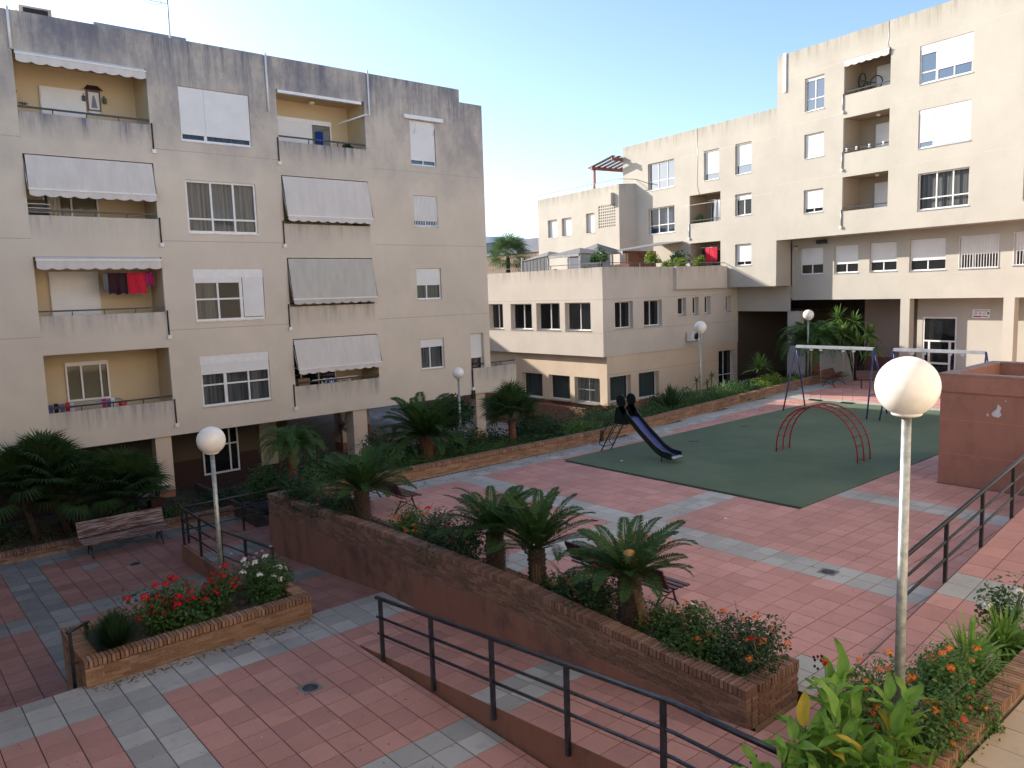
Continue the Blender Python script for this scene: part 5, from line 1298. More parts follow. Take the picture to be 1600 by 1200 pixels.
# laundry on the low balconies of the right block
o = lbal[0]
line(FRb, o[0]+1.2, o[1]-.05, .35, o[3]-.42, 'washing line in the upper balcony above the terrace')
for i in range(3): cloth(FRb, o[0]+1.75+.24*i, o[0]+1.95+.24*i, .3+.05*i, o[3]-.45, o[2]+.0-.1*i, 'whitecloth', 'laundry', ['left', 'middle', 'right'][i]+' white shirt hanging in the balcony above the red sheets', 'laundry', seed=20+i)
o = lbal[1]
line(FRb, o[0]+.7, o[1]-.05, .3, o[3]-.32, 'washing line in the balcony at terrace level')
for i, (s0, s1) in enumerate(((1.05, 1.55), (1.58, 2.0))): cloth(FRb, o[0]+s0, o[0]+s1, .3, o[3]-.34, o[2]+.15, 'redcloth', 'laundry', ['left', 'right'][i]+' bright red sheet hanging at terrace level on the right block', 'laundry', seed=30+i)
cloth(FRb, o[0]+.75, o[0]+1.0, .32, o[3]-.33, o[2]+.3, 'darkcloth', 'laundry', 'dark garment left of the bright red sheets', 'laundry', seed=33)
# wall sign by the entrance door
FD = Fr(FRb(0, 2.4, 0)[:2], (-.13101, -.99138), (.99138, -.13101))
sg = thing('wall_sign', 'white sign with icon row and magenta strip above the entrance wall', 'sign', FD(10.0, 0, 4.75))
b = MB(FD); b.box(9.62, 10.42, -.03, -.002, 4.55, 4.98); b.build('board', M['white'], sg)
b = MB(FD); b.box(9.70, 10.36, -.034, -.031, 4.89, 4.91); b.build('text_line', M['blackp'], sg)
for k, mt in enumerate(('galv', 'galv', 'lf_mid', 'lf_dark')):
    b = MB(FD); s = 9.74+.19*k
    if k == 2: b.quad([(s, -.033, 4.77), (s+.04, -.033, 4.73), (s+.11, -.033, 4.82), (s+.04, -.033, 4.76)])
    elif k == 3: b.quad([(s, -.033, 4.83), (s+.09, -.033, 4.83), (s+.085, -.033, 4.77), (s+.045, -.033, 4.72), (s, -.033, 4.77)])
    else: b.quad([(s+.05+.045*math.cos(a), -.033, 4.78+.045*math.sin(a)) for a in [i*math.pi/4 for i in range(8)]])
    b.build('icon', M[mt], sg)
b = MB(FD); b.box(9.68, 10.05, -.034, -.031, 4.60, 4.66); b.build('magenta_strip', M['pinkcloth'], sg)
b = MB(FD); b.box(10.08, 10.34, -.034, -.031, 4.61, 4.65); b.build('red_strip', M['climbred'], sg)
# air conditioner on the middle block
a_ = thing('air_conditioner', 'air conditioner unit on the shaded wall behind a globe lamp', 'air conditioner', (37.3, 27.6, 3.35))
b = MB(FR); b.box(36.95, 37.75, -.42, -.1, 3.4, 3.9); b.build('casing', M['white'], a_)
b = MB(); b.lathe((0, 0, 0), [(.2, 0), (.2, .02), (0, .02)], 18); b.v = [Vector((37.42+v.x, 27.7-.42-v.z, 3.65+v.y)) for v in b.v]; b.build('fan_grille', M['iron'], a_)
b = MB(FR); b.box(37.0, 37.05, -.4, .0, 3.34, 3.4); b.box(37.6, 37.65, -.4, .0, 3.34, 3.4); b.build('bracket', M['alu'], a_)
# antenna
an = thing('tv_antenna', 'thin rooftop television antenna on the left block', 'antenna', (8.95, 26.9, 13.9))
b = MB(); b.tube([(8.95, 26.9, 13.9), (8.95, 26.9, 17.3)], .028, 6); b.build('mast', M['alu'], an)
b = MB(); b.tube([(8.3, 26.9, 16.05), (8.95, 26.9, 16.05)], .01, 5); b.build('boom', M['alu'], an)
b = MB(); b.tube([(8.5+.28*math.cos(a), 26.9, 16.05+.09*math.sin(a)) for a in [i*math.pi/10 for i in range(21)]], .007, 5); b.build('ring', M['alu'], an)
b = MB(); b.tube([(8.4, 26.9, 16.9), (9.2, 26.9, 17.1)], .012, 5)
for k in range(7): b.tube([(8.45+k*.11, 26.6, 16.85+k*.03), (8.45+k*.11, 27.2, 16.95+k*.03)], .006, 5)
b.build('elements', M['alu'], an)
# terrace tents and awning
tn = thing('gazebo', 'grey canvas gazebo with striped side on the terrace', 'gazebo', (32.5, 32.5, 6.6))
for x, y in ((31.5, 30.75), (31.5, 33.3), (31.5, 35.6), (34.2, 30.75), (34.2, 33.3)):
    b = MB(); b.box(x-.04, x+.04, y-.04, y+.04, 6.6, 8.55); b.build('post', M['alu'], tn)
b = MB()
for (y0, y1, ap) in ((30.7, 33.35, 8.95), (33.35, 35.9, 8.9)):
    c = (32.85, (y0+y1)/2, ap); q = [(31.45, y0, 8.55), (31.45, y1, 8.55 if y1 < 34 else 8.3), (34.25, y1, 8.55), (34.25, y0, 8.55)]
    for i in range(4): b.quad([q[i], q[(i+1) % 4], c])
b.build('canvas_roof', M['tent'], tn)
b = MB(); b.box(31.46, 31.5, 30.7, 33.35, 8.4, 8.55); b.build('front_beam', M['alu'], tn)
b = MB(); b.quad([(34.1, 30.8, 6.6), (34.1, 33.3, 6.6), (34.1, 33.3, 8.5), (34.1, 30.8, 8.5)]); b.build('back_panel', M['awningbeige'], tn)
b = MB(); b.quad([(31.5, 30.8, 6.6), (34.1, 30.8, 6.6), (34.1, 30.8, 8.5), (31.5, 30.8, 8.5)]); b.quad([(31.52, 30.8, 6.6), (31.52, 31.6, 6.6), (31.52, 31.6, 8.45), (31.52, 30.8, 8.45)]); b.build('dark_panel', M['farwall'], tn)
b = MB()
for k in range(15):
    y0 = 33.35+k*.15; z = 8.5-.017*k; b.box(31.48+.012*(k % 2), 31.53, y0, y0+.13, 6.6, z, k % 2)
b.build('striped_panel', [M['tent'], M['farwall']], tn)
t2 = thing('gazebo', 'second pointed canvas gazebo top showing behind the striped one', 'gazebo', (36.0, 34.0, 6.6))
for x, y in ((34.8, 32.4), (37.4, 32.4), (34.8, 35.0), (37.4, 35.0)):
    b = MB(); b.box(x-.04, x+.04, y-.04, y+.04, 6.6, 8.7); b.build('post', M['alu'], t2)
b = MB(); c = (36.1, 33.7, 9.35); q = [(34.7, 32.3, 8.7), (34.7, 35.1, 8.7), (37.5, 35.1, 8.7), (37.5, 32.3, 8.7)]
for i in range(4): b.quad([q[i], q[(i+1) % 4], c])
b.build('canvas_roof', M['tent'], t2)
aw = thing('terrace_awning', 'large pale canvas awning sloping out over the terrace', 'awning', (40, 32, 8.8))
P1, P2, P3, P4 = Vector((37.03, 33.76, 8.87)), Vector((36.5, 32.0, 8.84)), Vector((41.36, 31.1, 9.42)), Vector((41.8, 33.5, 9.5))
b = MB(); b.quad([P1, P2, P3, P4]); b.quad([p-Vector((0, 0, .02)) for p in (P1, P2, P3, P4)]); b.quad([P1, P2, P2-Vector((0, 0, .16)), P1-Vector((0, 0, .16))]); b.build('canvas', M['tent'], aw)
b = MB(); b.tube([P2-Vector((0, 0, .03)), (36.5, 32, 6.6)], .03, 6); b.build('post', M['alu'], aw)
b = MB(); b.tube([P2-Vector((0, 0, .03)), P3-Vector((0, 0, .03))], .03, 6); b.build('arm', M['alu'], aw)
b = MB(); b.box(35.0, 35.15, 30.2, 35.0, 6.6, 7.95); b.box(38.2, 41.2, 33.2, 33.3, 6.6, 8.9); tag(b.build('terrace_wall', M['terrac'], None, (35, 32, 6.6)), 'low brown dividing wall on the terrace behind the potted trees', 'wall')

# seated person under the left block
pn = thing('person', 'dark haired person in a grey shirt sitting by the pillar under the left block', 'person', (6.9, 25.7, .14))
def skin_body(name, V, E, Rr, mat, parent):
    me = bpy.data.meshes.new(name); me.from_pydata(V, E, []); o = link(name, me, parent)
    md = o.modifiers.new('skin', 'SKIN'); me.skin_vertices or None
    for i, r_ in enumerate(Rr): me.skin_vertices[0].data[i].radius = (r_, r_)
    me.skin_vertices[0].data[0].use_root = True
    s = o.modifiers.new('sub', 'SUBSURF'); s.levels = 1; s.render_levels = 2; me.materials.append(M[mat]); return o
V = [(0, 0, .50), (-.02, 0, .72), (-.06, 0, .95), (-.09, 0, 1.04), (-.12, 0, 1.11), (-.14, 0, 1.22), (-.14, 0, 1.29),
     (-.05, .19, .93), (-.1, .25, .70), (-.28, .2, .56), (-.34, .18, .55), (-.05, -.19, .93), (-.1, -.25, .70), (-.28, -.2, .56), (-.34, -.18, .55),
     (-.03, .1, .50), (-.42, .13, .50), (-.45, .13, .08), (-.56, .14, .04), (-.03, -.1, .50), (-.42, -.13, .50), (-.45, -.13, .08), (-.56, -.14, .04)]
Eg = [(0, 1), (1, 2), (2, 3), (3, 4), (4, 5), (5, 6), (2, 7), (7, 8), (8, 9), (9, 10), (2, 11), (11, 12), (12, 13), (13, 14), (0, 15), (15, 16), (16, 17), (17, 18), (0, 19), (19, 20), (20, 21), (21, 22)]
Rr = [.13, .13, .14, .06, .055, .09, .075, .06, .045, .035, .03, .06, .045, .035, .03, .09, .065, .045, .04, .09, .065, .045, .04]
bd = skin_body('body', V, Eg, Rr, 'skin', pn)
bd.data.materials.clear(); bd.data.materials.append(M['shirt'])
b = MB(); b.lathe((-.14, 0, 1.22), [(.0, .14), (.07, .12), (.105, .05), (.10, -.03), (.05, -.09)], 12); b.build('hair', M['hair'], pn, (0, 0, 0))
b = MB(); b.lathe((-.17, 0, 1.19), sphere(.085, 12, 8), 12); b.build('face', M['skin'], pn, (0, 0, 0))
tr_ = MB()
for sy in (1, -1): tr_.tube([(-.0, sy*.1, .5), (-.42, sy*.13, .5), (-.45, sy*.13, .1)], [.1, .08, .06], 8)
tr_.build('trousers', M['trousers'], pn, (0, 0, 0))
pn.location = (6.84, 25.6, .02)
b = MB(); b.box(6.75, 7.1, 25.4, 25.85, .14, .44); tag(b.build('low_seat', M['wood'], None, (6.9, 25.7, .14)), 'low block the grey shirted person sits on', 'seat')

# ---------------------------------------------------------------- beyond the pillars and far background
mf = thing('metal_fence', 'dark metal fence seen under the left block beyond the pillars', 'fence', (24, 46, ST))
b = MB(); b.box(10, 40, 46, 46.05, 1.2, 1.26); b.box(10, 40, 46, 46.05, -.9, -.84); b.build('rail', M['iron'], mf)
b = MB()
for k in range(120): b.box(14+k*.22, 14.03+k*.22, 46, 46.03, ST, 1.3)
b.build('pickets', M['iron'], mf, kind='stuff')
fb = thing('far_building', 'flat grey building with brick strip behind the far palm', 'building', (62, 66, ST))
b = MB(); b.box(60, 90, 60, 76, ST, 10.9); b.build('brick_wall', M['farbrick'], fb)
b = MB(); b.box(59.9, 90.1, 59.9, 76.1, 10.95, 12.5); b.build('upper_wall', M['farwall'], fb)
b = MB(); b.box(59, 66, 74, 80, 12.5, 13.3); b.build('roof_hut', M['white'], fb)
fw = thing('far_building', 'long dull wall beyond the fence seen under the left block', 'building', (20, 56, ST))
b = MB(); b.box(-20, 33, 56, 60, ST, 12.5); b.build('wall', M['farwall'], fw)  # hidden upper part raised to shade the street behind the pillars
b = MB(); b.box(13.0, 21.4, 26.6, 44, ST, -.02); b.build('covered_court', M['street'], None, (17, 30, 0), kind='structure')
# ---------------------------------------------------------------- vegetation kit
RNG = np.random.RandomState(11)
def mesh_np(name, V, F, mat, smooth=False):
    me = bpy.data.meshes.new(name); V = np.asarray(V, np.float32); F = np.asarray(F, np.int32)
    n, k = F.shape
    me.vertices.add(len(V)); me.vertices.foreach_set('co', V.ravel())
    me.loops.add(n*k); me.loops.foreach_set('vertex_index', F.ravel())
    me.polygons.add(n); me.polygons.foreach_set('loop_start', np.arange(n, dtype=np.int32)*k); me.polygons.foreach_set('loop_total', np.full(n, k, np.int32))
    me.update(calc_edges=True); me.materials.append(mat)
    if smooth: me.polygons.foreach_set('use_smooth', [True]*n)
    return me
def leaf_quads(P, Nn, size, asp=.5, up=None, rnd=RNG):
    """one folded diamond leaf per point: P positions, Nn facing, size per leaf"""
    n = len(P); Nn = Nn/np.maximum(1e-6, np.linalg.norm(Nn, axis=1))[:, None]
    r_ = rnd.normal(size=(n, 3)) if up is None else up
    A = np.cross(Nn, r_); A /= np.maximum(1e-6, np.linalg.norm(A, axis=1))[:, None]; B = np.cross(Nn, A)
    s = size[:, None]
    v0 = P-A*s*.5; v2 = P+A*s*.5; v1 = P+B*s*asp*.5+Nn*s*.12; v3 = P-B*s*asp*.5+Nn*s*.12
    V = np.stack([v0, v1, v2, v3], 1).reshape(-1, 3); F = np.arange(4*n).reshape(n, 4)
    return V, F
def crown_points(n, rx, ry, rz_, lumps=9, rnd=RNG, hollow=.45, flat=0.):
    C = rnd.normal(size=(lumps, 3)); C /= np.linalg.norm(C, axis=1)[:, None]; C *= np.array([rx, ry, rz_])*rnd.uniform(.35, .72, (lumps, 1)); C[:, 2] = np.abs(C[:, 2])*(1-flat)
    k = rnd.randint(0, lumps, n); rr = rnd.uniform(.28, .52, lumps)
    d = rnd.normal(size=(n, 3)); d /= np.linalg.norm(d, axis=1)[:, None]
    rad = (hollow+(1-hollow)*rnd.uniform(0, 1, n)**.5)*rr[k]
    P = C[k]+d*rad[:, None]*np.array([rx, ry, rz_])*1.05
    P[:, 2] = np.maximum(P[:, 2], -.02*rz_+.02)
    return P, d
def flower_mesh(name, mat, r=.03, petals=9, dome=True):
    b = MB()
    rnd = random.Random(3)
    for k in range(petals):
        a = k*2.4; q = .25+.75*math.sqrt(k/petals); th = q*1.35
        c = Vector((math.sin(th)*math.cos(a), math.sin(th)*math.sin(a), math.cos(th) if dome else .2))*r*.8
        n = c.normalized(); x = n.cross(Vector((.3, .2, 1))).normalized()*r*.42; y = n.cross(x).normalized()*r*.42
        b.quad([c-x, c-y, c+x+n*r*.1, c+y+n*r*.1])
        b.quad([c-x*.6+n*r*.05, c+n*r*.22, c+y*.8+n*r*.12])
    return b.mesh(name, mat)
FLW = {k: flower_mesh('flower', M[m], r) for k, m, r in (('orange', 'fl_orange', .034), ('coral', 'fl_coral', .03), ('red', 'fl_red', .052), ('white', 'fl_white', .055), ('pink', 'fl_pink', .045), ('bigred', 'fl_red', .06))}
def shrub(label, loc, rx, ry, rz_, n, ls, mat, flowers=(), lumps=9, asp=.55, stems=5, cat='shrub', name='shrub', group=None, hollow=.45, seed=None, upright=0., flat=0.):
    rnd = np.random.RandomState(seed if seed is not None else random.randrange(99999))
    t = thing(name, label, cat, loc, 0, group)
    P, d = crown_points(n, rx, ry, rz_, lumps, rnd, hollow, flat)
    P[:, 2] += rz_*.12
    nn = d*.6+rnd.normal(size=d.shape)*.5+np.array([0, 0, .55-upright])
    V, F = leaf_quads(P, nn, ls*rnd.uniform(.6, 1.25, n), asp, None if not upright else np.tile([.1, .1, 1.], (n, 1))+rnd.normal(size=(n, 3))*.4, rnd)
    o = link('foliage', mesh_np('foliage', V, F, M[mat]), t); o['kind'] = 'stuff'
    for k in range(stems):
        a = rnd.uniform(0, 6.3); b = MB(); q = rnd.uniform(.3, .8)
        b.tube([(.03*math.cos(a), .03*math.sin(a), -.04), (rx*q*.4*math.cos(a), ry*q*.4*math.sin(a), rz_*.5), (rx*q*math.cos(a), ry*q*math.sin(a), rz_*.95)], [.012, .009, .004], 5)
        b.build('stem', M['stem'], t, (0, 0, 0))
    vmax = P[:, 2] > rz_*.35
    idx = np.where(vmax)[0]
    for kind, cnt, sc in flowers:
        for i in rnd.choice(idx, cnt):
            p = P[i]*1.03; f = link('flower', FLW[kind], t, p+np.array([0, 0, .03]), (rnd.uniform(-.5, .5), rnd.uniform(-.5, .5), rnd.uniform(0, 6)), (sc*rnd.uniform(.75, 1.2),)*3)
    return t

# fronds ---------------------------------------------------------------
def feather_frond(L, nl, ll, droop, mat, rise=.9, vee=.5, width=.016, seed=0, taper=True):
    """pinnate frond along +x, arching up then down"""
    rnd = np.random.RandomState(seed); T = np.linspace(0, 1, 12)
    X = L*(T-.12*T**3); Z = L*(rise*T*.55-droop*T**3); Yy = L*.03*np.sin(T*3+seed)
    rach = np.stack([X, Yy, Z], 1)
    V = []; F = []
    w = .012*(1-T)+.003
    for i in range(11):
        a, c = rach[i], rach[i+1]; b0 = len(V); V += [a+[0, w[i], 0], a-[0, w[i], 0], c-[0, w[i+1], 0], c+[0, w[i+1], 0]]; F.append([b0, b0+1, b0+2, b0+3])
    for k in range(nl):
        t = .10+.9*k/nl; i = min(10, int(t*11)); f = t*11-i; p = rach[i]*(1-f)+rach[i+1]*f; tg = rach[min(11, i+1)]-rach[i]; tg = tg/np.linalg.norm(tg)
        l = ll*(math.sin(math.pi*min(1, .12+t*.95))**.55 if taper else 1)*rnd.uniform(.9, 1.05)
        upn = np.cross(tg, [0, 1, 0]); upn = -upn/np.linalg.norm(upn) if upn[2] > 0 else upn/np.linalg.norm(upn)
        upn = np.array([-tg[2], 0, tg[0]])
        for s in (1, -1):
            d = np.array([0, s, 0])*.82+tg*(.35+.55*t)+upn*vee*(1-.6*t)+rnd.normal(size=3)*.04; d /= np.linalg.norm(d)
            m = p+d*l*.55; e = p+d*l+np.array([0, 0, -.14*l]); b0 = len(V); ww = tg*width
            V += [p-ww*.5, m-ww, e, m+ww]; F.append([b0, b0+1, b0+2, b0+3])
    return mesh_np('frond', V, F, mat)
def trunk_mesh(h, r0, r1, mat, rings=14, rough=.15, seg=12, seed=0, lean=(0, 0)):
    rnd = random.Random(seed); b = MB(); prof = []
    n0 = rings*2
    for i in range(n0+1):
        f = i/n0; r_ = r0+(r1-r0)*f; r_ *= 1+(rough if i % 2 else -rough*.3)*rnd.uniform(.6, 1.2)
        prof.append((r_, h*f))
    prof.append((0, h+.01))
    b.lathe((0, 0, 0), prof, seg)
    b.v = [Vector((v.x*(1+rnd.uniform(-.08, .08))+lean[0]*v.z/h, v.y*(1+rnd.uniform(-.08, .08))+lean[1]*v.z/h, v.z)) for v in b.v]
    return b.mesh('trunk', mat)
CY = [feather_frond(1.0, 64, .165, d, M['lf_cycad'], rise=rr_, vee=.4, width=.0105, seed=i) for i, (d, rr_) in enumerate(((.34, .95), (.46, 1.05), (.24, .85)))]
deadms = [feather_frond(1.0, 34, .13, d, M['lf_dead'], rise=.6, vee=.2, width=.007, seed=40+i) for i, d in enumerate((.5, .8))]
def cycad(label, loc, h, r, n=34, L=.95, cone=False, mat=None, seed=0, bark='bark', spread=(.1, 1.25), meshes=None):
    t = thing('cycad', label, 'cycad', loc); rnd = random.Random(seed)
    link('trunk', trunk_mesh(h, r*1.05, r, M[bark], max(4, int(h/.07)), .2, seed=seed), t)
    ms = meshes or CY
    for k in range(n):
        f = k/n; el = spread[0]+(spread[1]-spread[0])*(1-f)**.9
        yaw = k*2.399+rnd.uniform(-.2, .2)
        link('frond', ms[k % len(ms)], t, (.05*math.cos(yaw), .05*math.sin(yaw), h-.02+.03*(1-f)), (rnd.uniform(-.25, .25), -(el-.62), yaw), (L*rnd.uniform(.85, 1.1),)*3)
    if deadms and meshes is None:
        for k in range(3):
            yaw = rnd.uniform(0, 6.28); link('frond', deadms[k % 2], t, (0, 0, h-.08), (rnd.uniform(-.4, .4), rnd.uniform(.75, 1.2), yaw), (L*rnd.uniform(.55, .8),)*3)
    if cone:
        b = MB(); b.lathe((0, 0, h+.04), [(0.0, .34), (.07, .31), (.12, .2), (.13, .08), (.06, 0)], 12); b.build('cone', M['cone'], t, (0, 0, 0))
    return t
cycad('cycad behind the far end bench, farthest in the long planter', (7.95, 14.3, 1.66), .82, .15, 40, 1.22, seed=1, spread=(.3, 1.35))
cycad('dark trunked cycad, left of the close pair in the planter', (8.0, 9.95, 1.66), .85, .15, 38, 1.12, seed=2, spread=(.22, 1.25))
cycad('upright shaggy cycad, right of the close pair in the planter', (8.0, 8.9, 1.66), .80, .13, 32, 1.15, seed=3, spread=(.42, 1.45))
cycad('nearest cycad with an ochre cone in its crown', (8.0, 6.97, 1.64), .88, .155, 36, 1.14, cone=True, seed=4, spread=(.28, 1.2))
cycad('small young cycad under the farthest planter cycad', (8.15, 13.1, 1.64), .08, .08, 14, .5, seed=5)
cycad('large dark cycad with reddish trunk behind the garden wall', (13.2, 19.6, 1.25), 1.0, .2, 54, 1.75, seed=6, bark='barkred', spread=(.0, 1.3))

# fan palms ------------------------------------------------------------
def fan_leaf(mat, n=26, r=.42, pet=.5, seed=0, droop=.25, span=4.4, width=.02):
    rnd = np.random.RandomState(seed); V = []; F = []
    V += [[0, .008, 0], [0, -.008, 0], [pet, -.006, .06], [pet, .006, .06]]; F.append([0, 1, 2, 3])
    o = np.array([pet, 0, .06])
    for k in range(n):
        a = -span/2+span*k/(n-1); l = r*(1-.22*abs(a)/(span/2))*rnd.uniform(.92, 1.05)
        d = np.array([math.cos(a), math.sin(a), .22-.08*abs(a)]); d /= np.linalg.norm(d); sd_ = np.cross(d, [0, 0, 1.]); sd_ /= np.linalg.norm(sd_)
        m = o+d*l*.55; e = o+d*l+np.array([0, 0, -droop*l]); b0 = len(V); V += [o, m-sd_*width+np.array([0, 0, .006]), e, m+sd_*width+np.array([0, 0, .006])]; F.append([b0, b0+1, b0+2, b0+3])
    return mesh_np('frond', V, F, mat)
FAN = [fan_leaf(M['lf_fan'], seed=i, r=.46, droop=.2+.12*i) for i in range(3)]
FANB = [fan_leaf(M['lf_palmfar'], seed=i, r=.75, pet=.8, droop=.55, n=22, width=.022) for i in range(2)]
def fan_palm(label, loc, stems, cat='fan palm', ms=FAN, n=30, L=1., name='fan_palm', seed=0, bark='bark', spread=(-.35, 1.35)):
    t = thing(name, label, cat, loc); rnd = random.Random(seed)
    for (dx, dy, lx, ly, h, r_) in stems:
        b = MB(); b.tube([(dx, dy, -.1), (dx+lx*.5+.02, dy+ly*.5, h*.5), (dx+lx, dy+ly, h)], [r_*1.15, r_, r_*.95], 9); b.build('trunk', M[bark], t, (0, 0, 0))
        for k in range(n):
            f = k/n; el = spread[0]+(spread[1]-spread[0])*(1-f)**.8; yaw = k*2.399+rnd.uniform(-.3, .3)
            link('frond', ms[k % len(ms)], t, (dx+lx, dy+ly, h-.04+.06*(1-f)), (rnd.uniform(-.4, .4), -el, yaw), (L*rnd.uniform(.8, 1.1),)*3)
    return t
fan_palm('big clump of dark fan palms behind the peeling bench', (4.4, 24.25, .14), [(-.15, 0, -.45, .1, 1.75, .09), (.1, .1, .12, .1, 1.05, .10), (.5, -.1, .75, -.1, 1.1, .09), (-.9, .2, -.3, .2, 1.3, .09), (1.1, .1, .5, .0, .75, .09)], n=42, L=1.5, seed=3)
fan_palm('squat fan palm on the garden wall left of the slide', (16.4, 19.3, 1.4), [(0, 0, 0, 0, 1.0, .13)], n=40, L=1.35, seed=5, bark='barkred', spread=(-.2, 1.4))
FTH = [feather_frond(1.0, 60, .26, .95, M['lf_mid'], rise=1.5, vee=.2, width=.01, seed=20+i) for i in range(2)]
cycad('small palm with ringed trunk behind the descending ramp', (9.25, 20.5, .75), 1.6, .12, 30, 1.15, seed=9, spread=(.1, 1.1), meshes=FTH, bark='barkred')
fan_palm('tall sunlit fan palm behind the terrace beyond the left block', (50, 58.6, ST), [(0, 0, 0, 0, 11.0, .22)], ms=FANB, n=40, L=1.9, seed=8, spread=(-.75, 1.3))
def rosette(label, loc, n, L, mat, w=.03, el=(0.2, 1.4), name='spiky_plant', cat='plant', trunk=0., seed=0, bend=.35, segs=4, flowers=None, seph=True, bark='bark'):
    t = thing(name, label, cat, loc); rnd = np.random.RandomState(seed); V = []; F = []
    if trunk: link('trunk', trunk_mesh(trunk, .035, .03, M[bark], 8, .1, 8), t)
    for k in range(n):
        e = el[0]+(el[1]-el[0])*rnd.uniform(0, 1)**.8; y = rnd.uniform(0, 6.283); l = L*rnd.uniform(.65, 1.1)
        d = np.array([math.cos(y)*math.cos(e), math.sin(y)*math.cos(e), math.sin(e)]); sd_ = np.array([-math.sin(y), math.cos(y), 0]); p = np.array([0, 0, trunk])+d*.02
        tw = rnd.uniform(-.3, .3)
        prev = None
        for s in range(segs+1):
            f = s/segs; c = p+d*l*f+np.array([0, 0, -bend*l*f*f*math.cos(e)]); ww = w*(1-f)**.6*(.6+.8*min(1, f*4)) if f < 1 else .001
            q = [c-sd_*ww+[0, 0, ww*.5], c+sd_*ww+[0, 0, ww*.5]]
            if prev is not None: b0 = len(V); V += [prev[0], prev[1], q[1], q[0]]; F.append([b0, b0+1, b0+2, b0+3])
            prev = q
    o = link('foliage', mesh_np('foliage', V, F, M[mat]), t); o['kind'] = 'stuff'
    return t
rosette('red brown spiky cordyline on a thin stem under the left block', (11.9, 22.5, .45), 90, .55, 'lf_red', .018, (-.5, 1.45), trunk=1.85, seed=1, bend=.2, cat='cordyline', name='cordyline')
rosette('blue green strelitzia clump above the garden wall right of the slide', (25.1, 19.5, 1.45), 80, 1.25, 'lf_dark', .045, (.7, 1.45), seed=2, bend=.2, cat='strelitzia', name='strelitzia')
rosette('pale spiky yucca like plant before the covered passage', (32.8, 20.3, 1.5), 130, .95, 'lf_light', .025, (.1, 1.4), trunk=1.0, seed=3, cat='yucca', name='yucca')
rosette('low dark strelitzia clump left of the far lamp post', (34.4, 20.6, 1.3), 70, 1.1, 'lf_dark', .04, (.3, 1.4), seed=4, bend=.3, cat='strelitzia', name='strelitzia')
rosette('dark leaved clump of spikes against the garden wall near the palm', (36.3, 20.6, 1.3), 70, .95, 'lf_dark', .04, (.2, 1.4), seed=5, bend=.3, cat='strelitzia', name='strelitzia')
rosette('grey spiky agave at the foot of the glazed side door', (30.9, 21.2, 1.3), 60, .9, 'lf_grass', .03, (.2, 1.4), seed=6, bend=.2, cat='agave', name='agave')
for i, (x, y, h) in enumerate(((27.6, 20.1, 1.0), (28.5, 20.2, .85), (28.1, 19.7, 1.2))):
    rosette(['tall thin plant with a leaf tuft right of the middle lamp post', 'shortest tufted thin plant right of the middle lamp post', 'tallest tufted thin plant right of the middle lamp post'][i], (x, y, 1.4), 26, .4, 'lf_mid', .018, (-.2, 1.3), trunk=h, seed=10+i, cat='dracaena', name='dracaena', bark='stem')
cycad('feathery palm with thick red brown trunk by the passage', (38.3, 20.6, 1.3), 1.7, .32, 34, 2.4, seed=14, spread=(.25, 1.2), meshes=FTH, bark='barkred')
# slender leafy tree next to it
def leafy_tree(label, loc, h, rx, rz_, n, ls, mat, r=.05, cat='tree', name='small_tree', lumps=10, seed=0, asp=.35, forks=5, trunk_to=.55, kind=True):
    t = thing(name, label, cat, loc); rnd = np.random.RandomState(seed)
    b = MB(); b.tube([(0, 0, -.1), (.04, .02, h*.3), (0, .03, h*trunk_to)], [r*1.2, r, r*.8], 8)
    for k in range(forks):
        a = k*6.283/forks+.4; b.tube([(0, .03, h*trunk_to*.9), (rx*.35*math.cos(a), rx*.35*math.sin(a), h*.75), (rx*.6*math.cos(a), rx*.6*math.sin(a), h*.92)], [r*.55, r*.35, r*.15], 6)
    b.build('trunk', M['bark'], t, (0, 0, 0))
    P, d = crown_points(n, rx, rx, rz_, lumps, rnd, .3); P[:, 2] += h-rz_
    V, F = leaf_quads(P, d*.4+rnd.normal(size=d.shape)*.5+np.array([0, 0, .5]), ls*rnd.uniform(.6, 1.3, n), asp, None, rnd)
    o = link('foliage', mesh_np('foliage', V, F, M[mat]), t); o['kind'] = 'stuff'; return t
def tufted_tree(label, loc, heads, L, n, mat, seed=0):
    t = thing('tufted_tree', label, 'tree', loc); rnd = random.Random(seed)
    bl = rosette('x', (0, 0, 0), 1, L, mat); me = None; bpy.data.objects.remove(bl.children[0]); bpy.data.objects.remove(bl)
    for i, (x, y, z) in enumerate(heads):
        b = MB(); b.tube([(0, 0, -.1), (x*.35, y*.35, z*.45), (x, y, z)], [.05, .035, .025], 6); b.build('stem', M['bark'], t, (0, 0, 0))
        r_ = rosette('x', (0, 0, 0), n, L, mat, .05, (-.5, 1.45), seed=seed+i, bend=.35); c = r_.children[0]; c.parent = t; c.location = (x, y, z-.02); bpy.data.objects.remove(r_)
    return t
tufted_tree('tufted tree with long light leaves beside the feathery palm', (39.2, 18.75, 1.3), [(-.6, .5, 2.6), (.1, .2, 3.1), (.3, -.6, 2.5), (-.4, -.3, 2.0), (.5, .6, 2.2), (-.1, .9, 3.3), (-.2, -.9, 1.8)], .85, 46, 'lf_light', 40)
leafy_tree('dark bushy tree at the right end under the left block', (17.3, 23.6, .5), 2.2, 1.1, 1.15, 2600, .13, 'lf_dark', .06, seed=4, asp=.6)
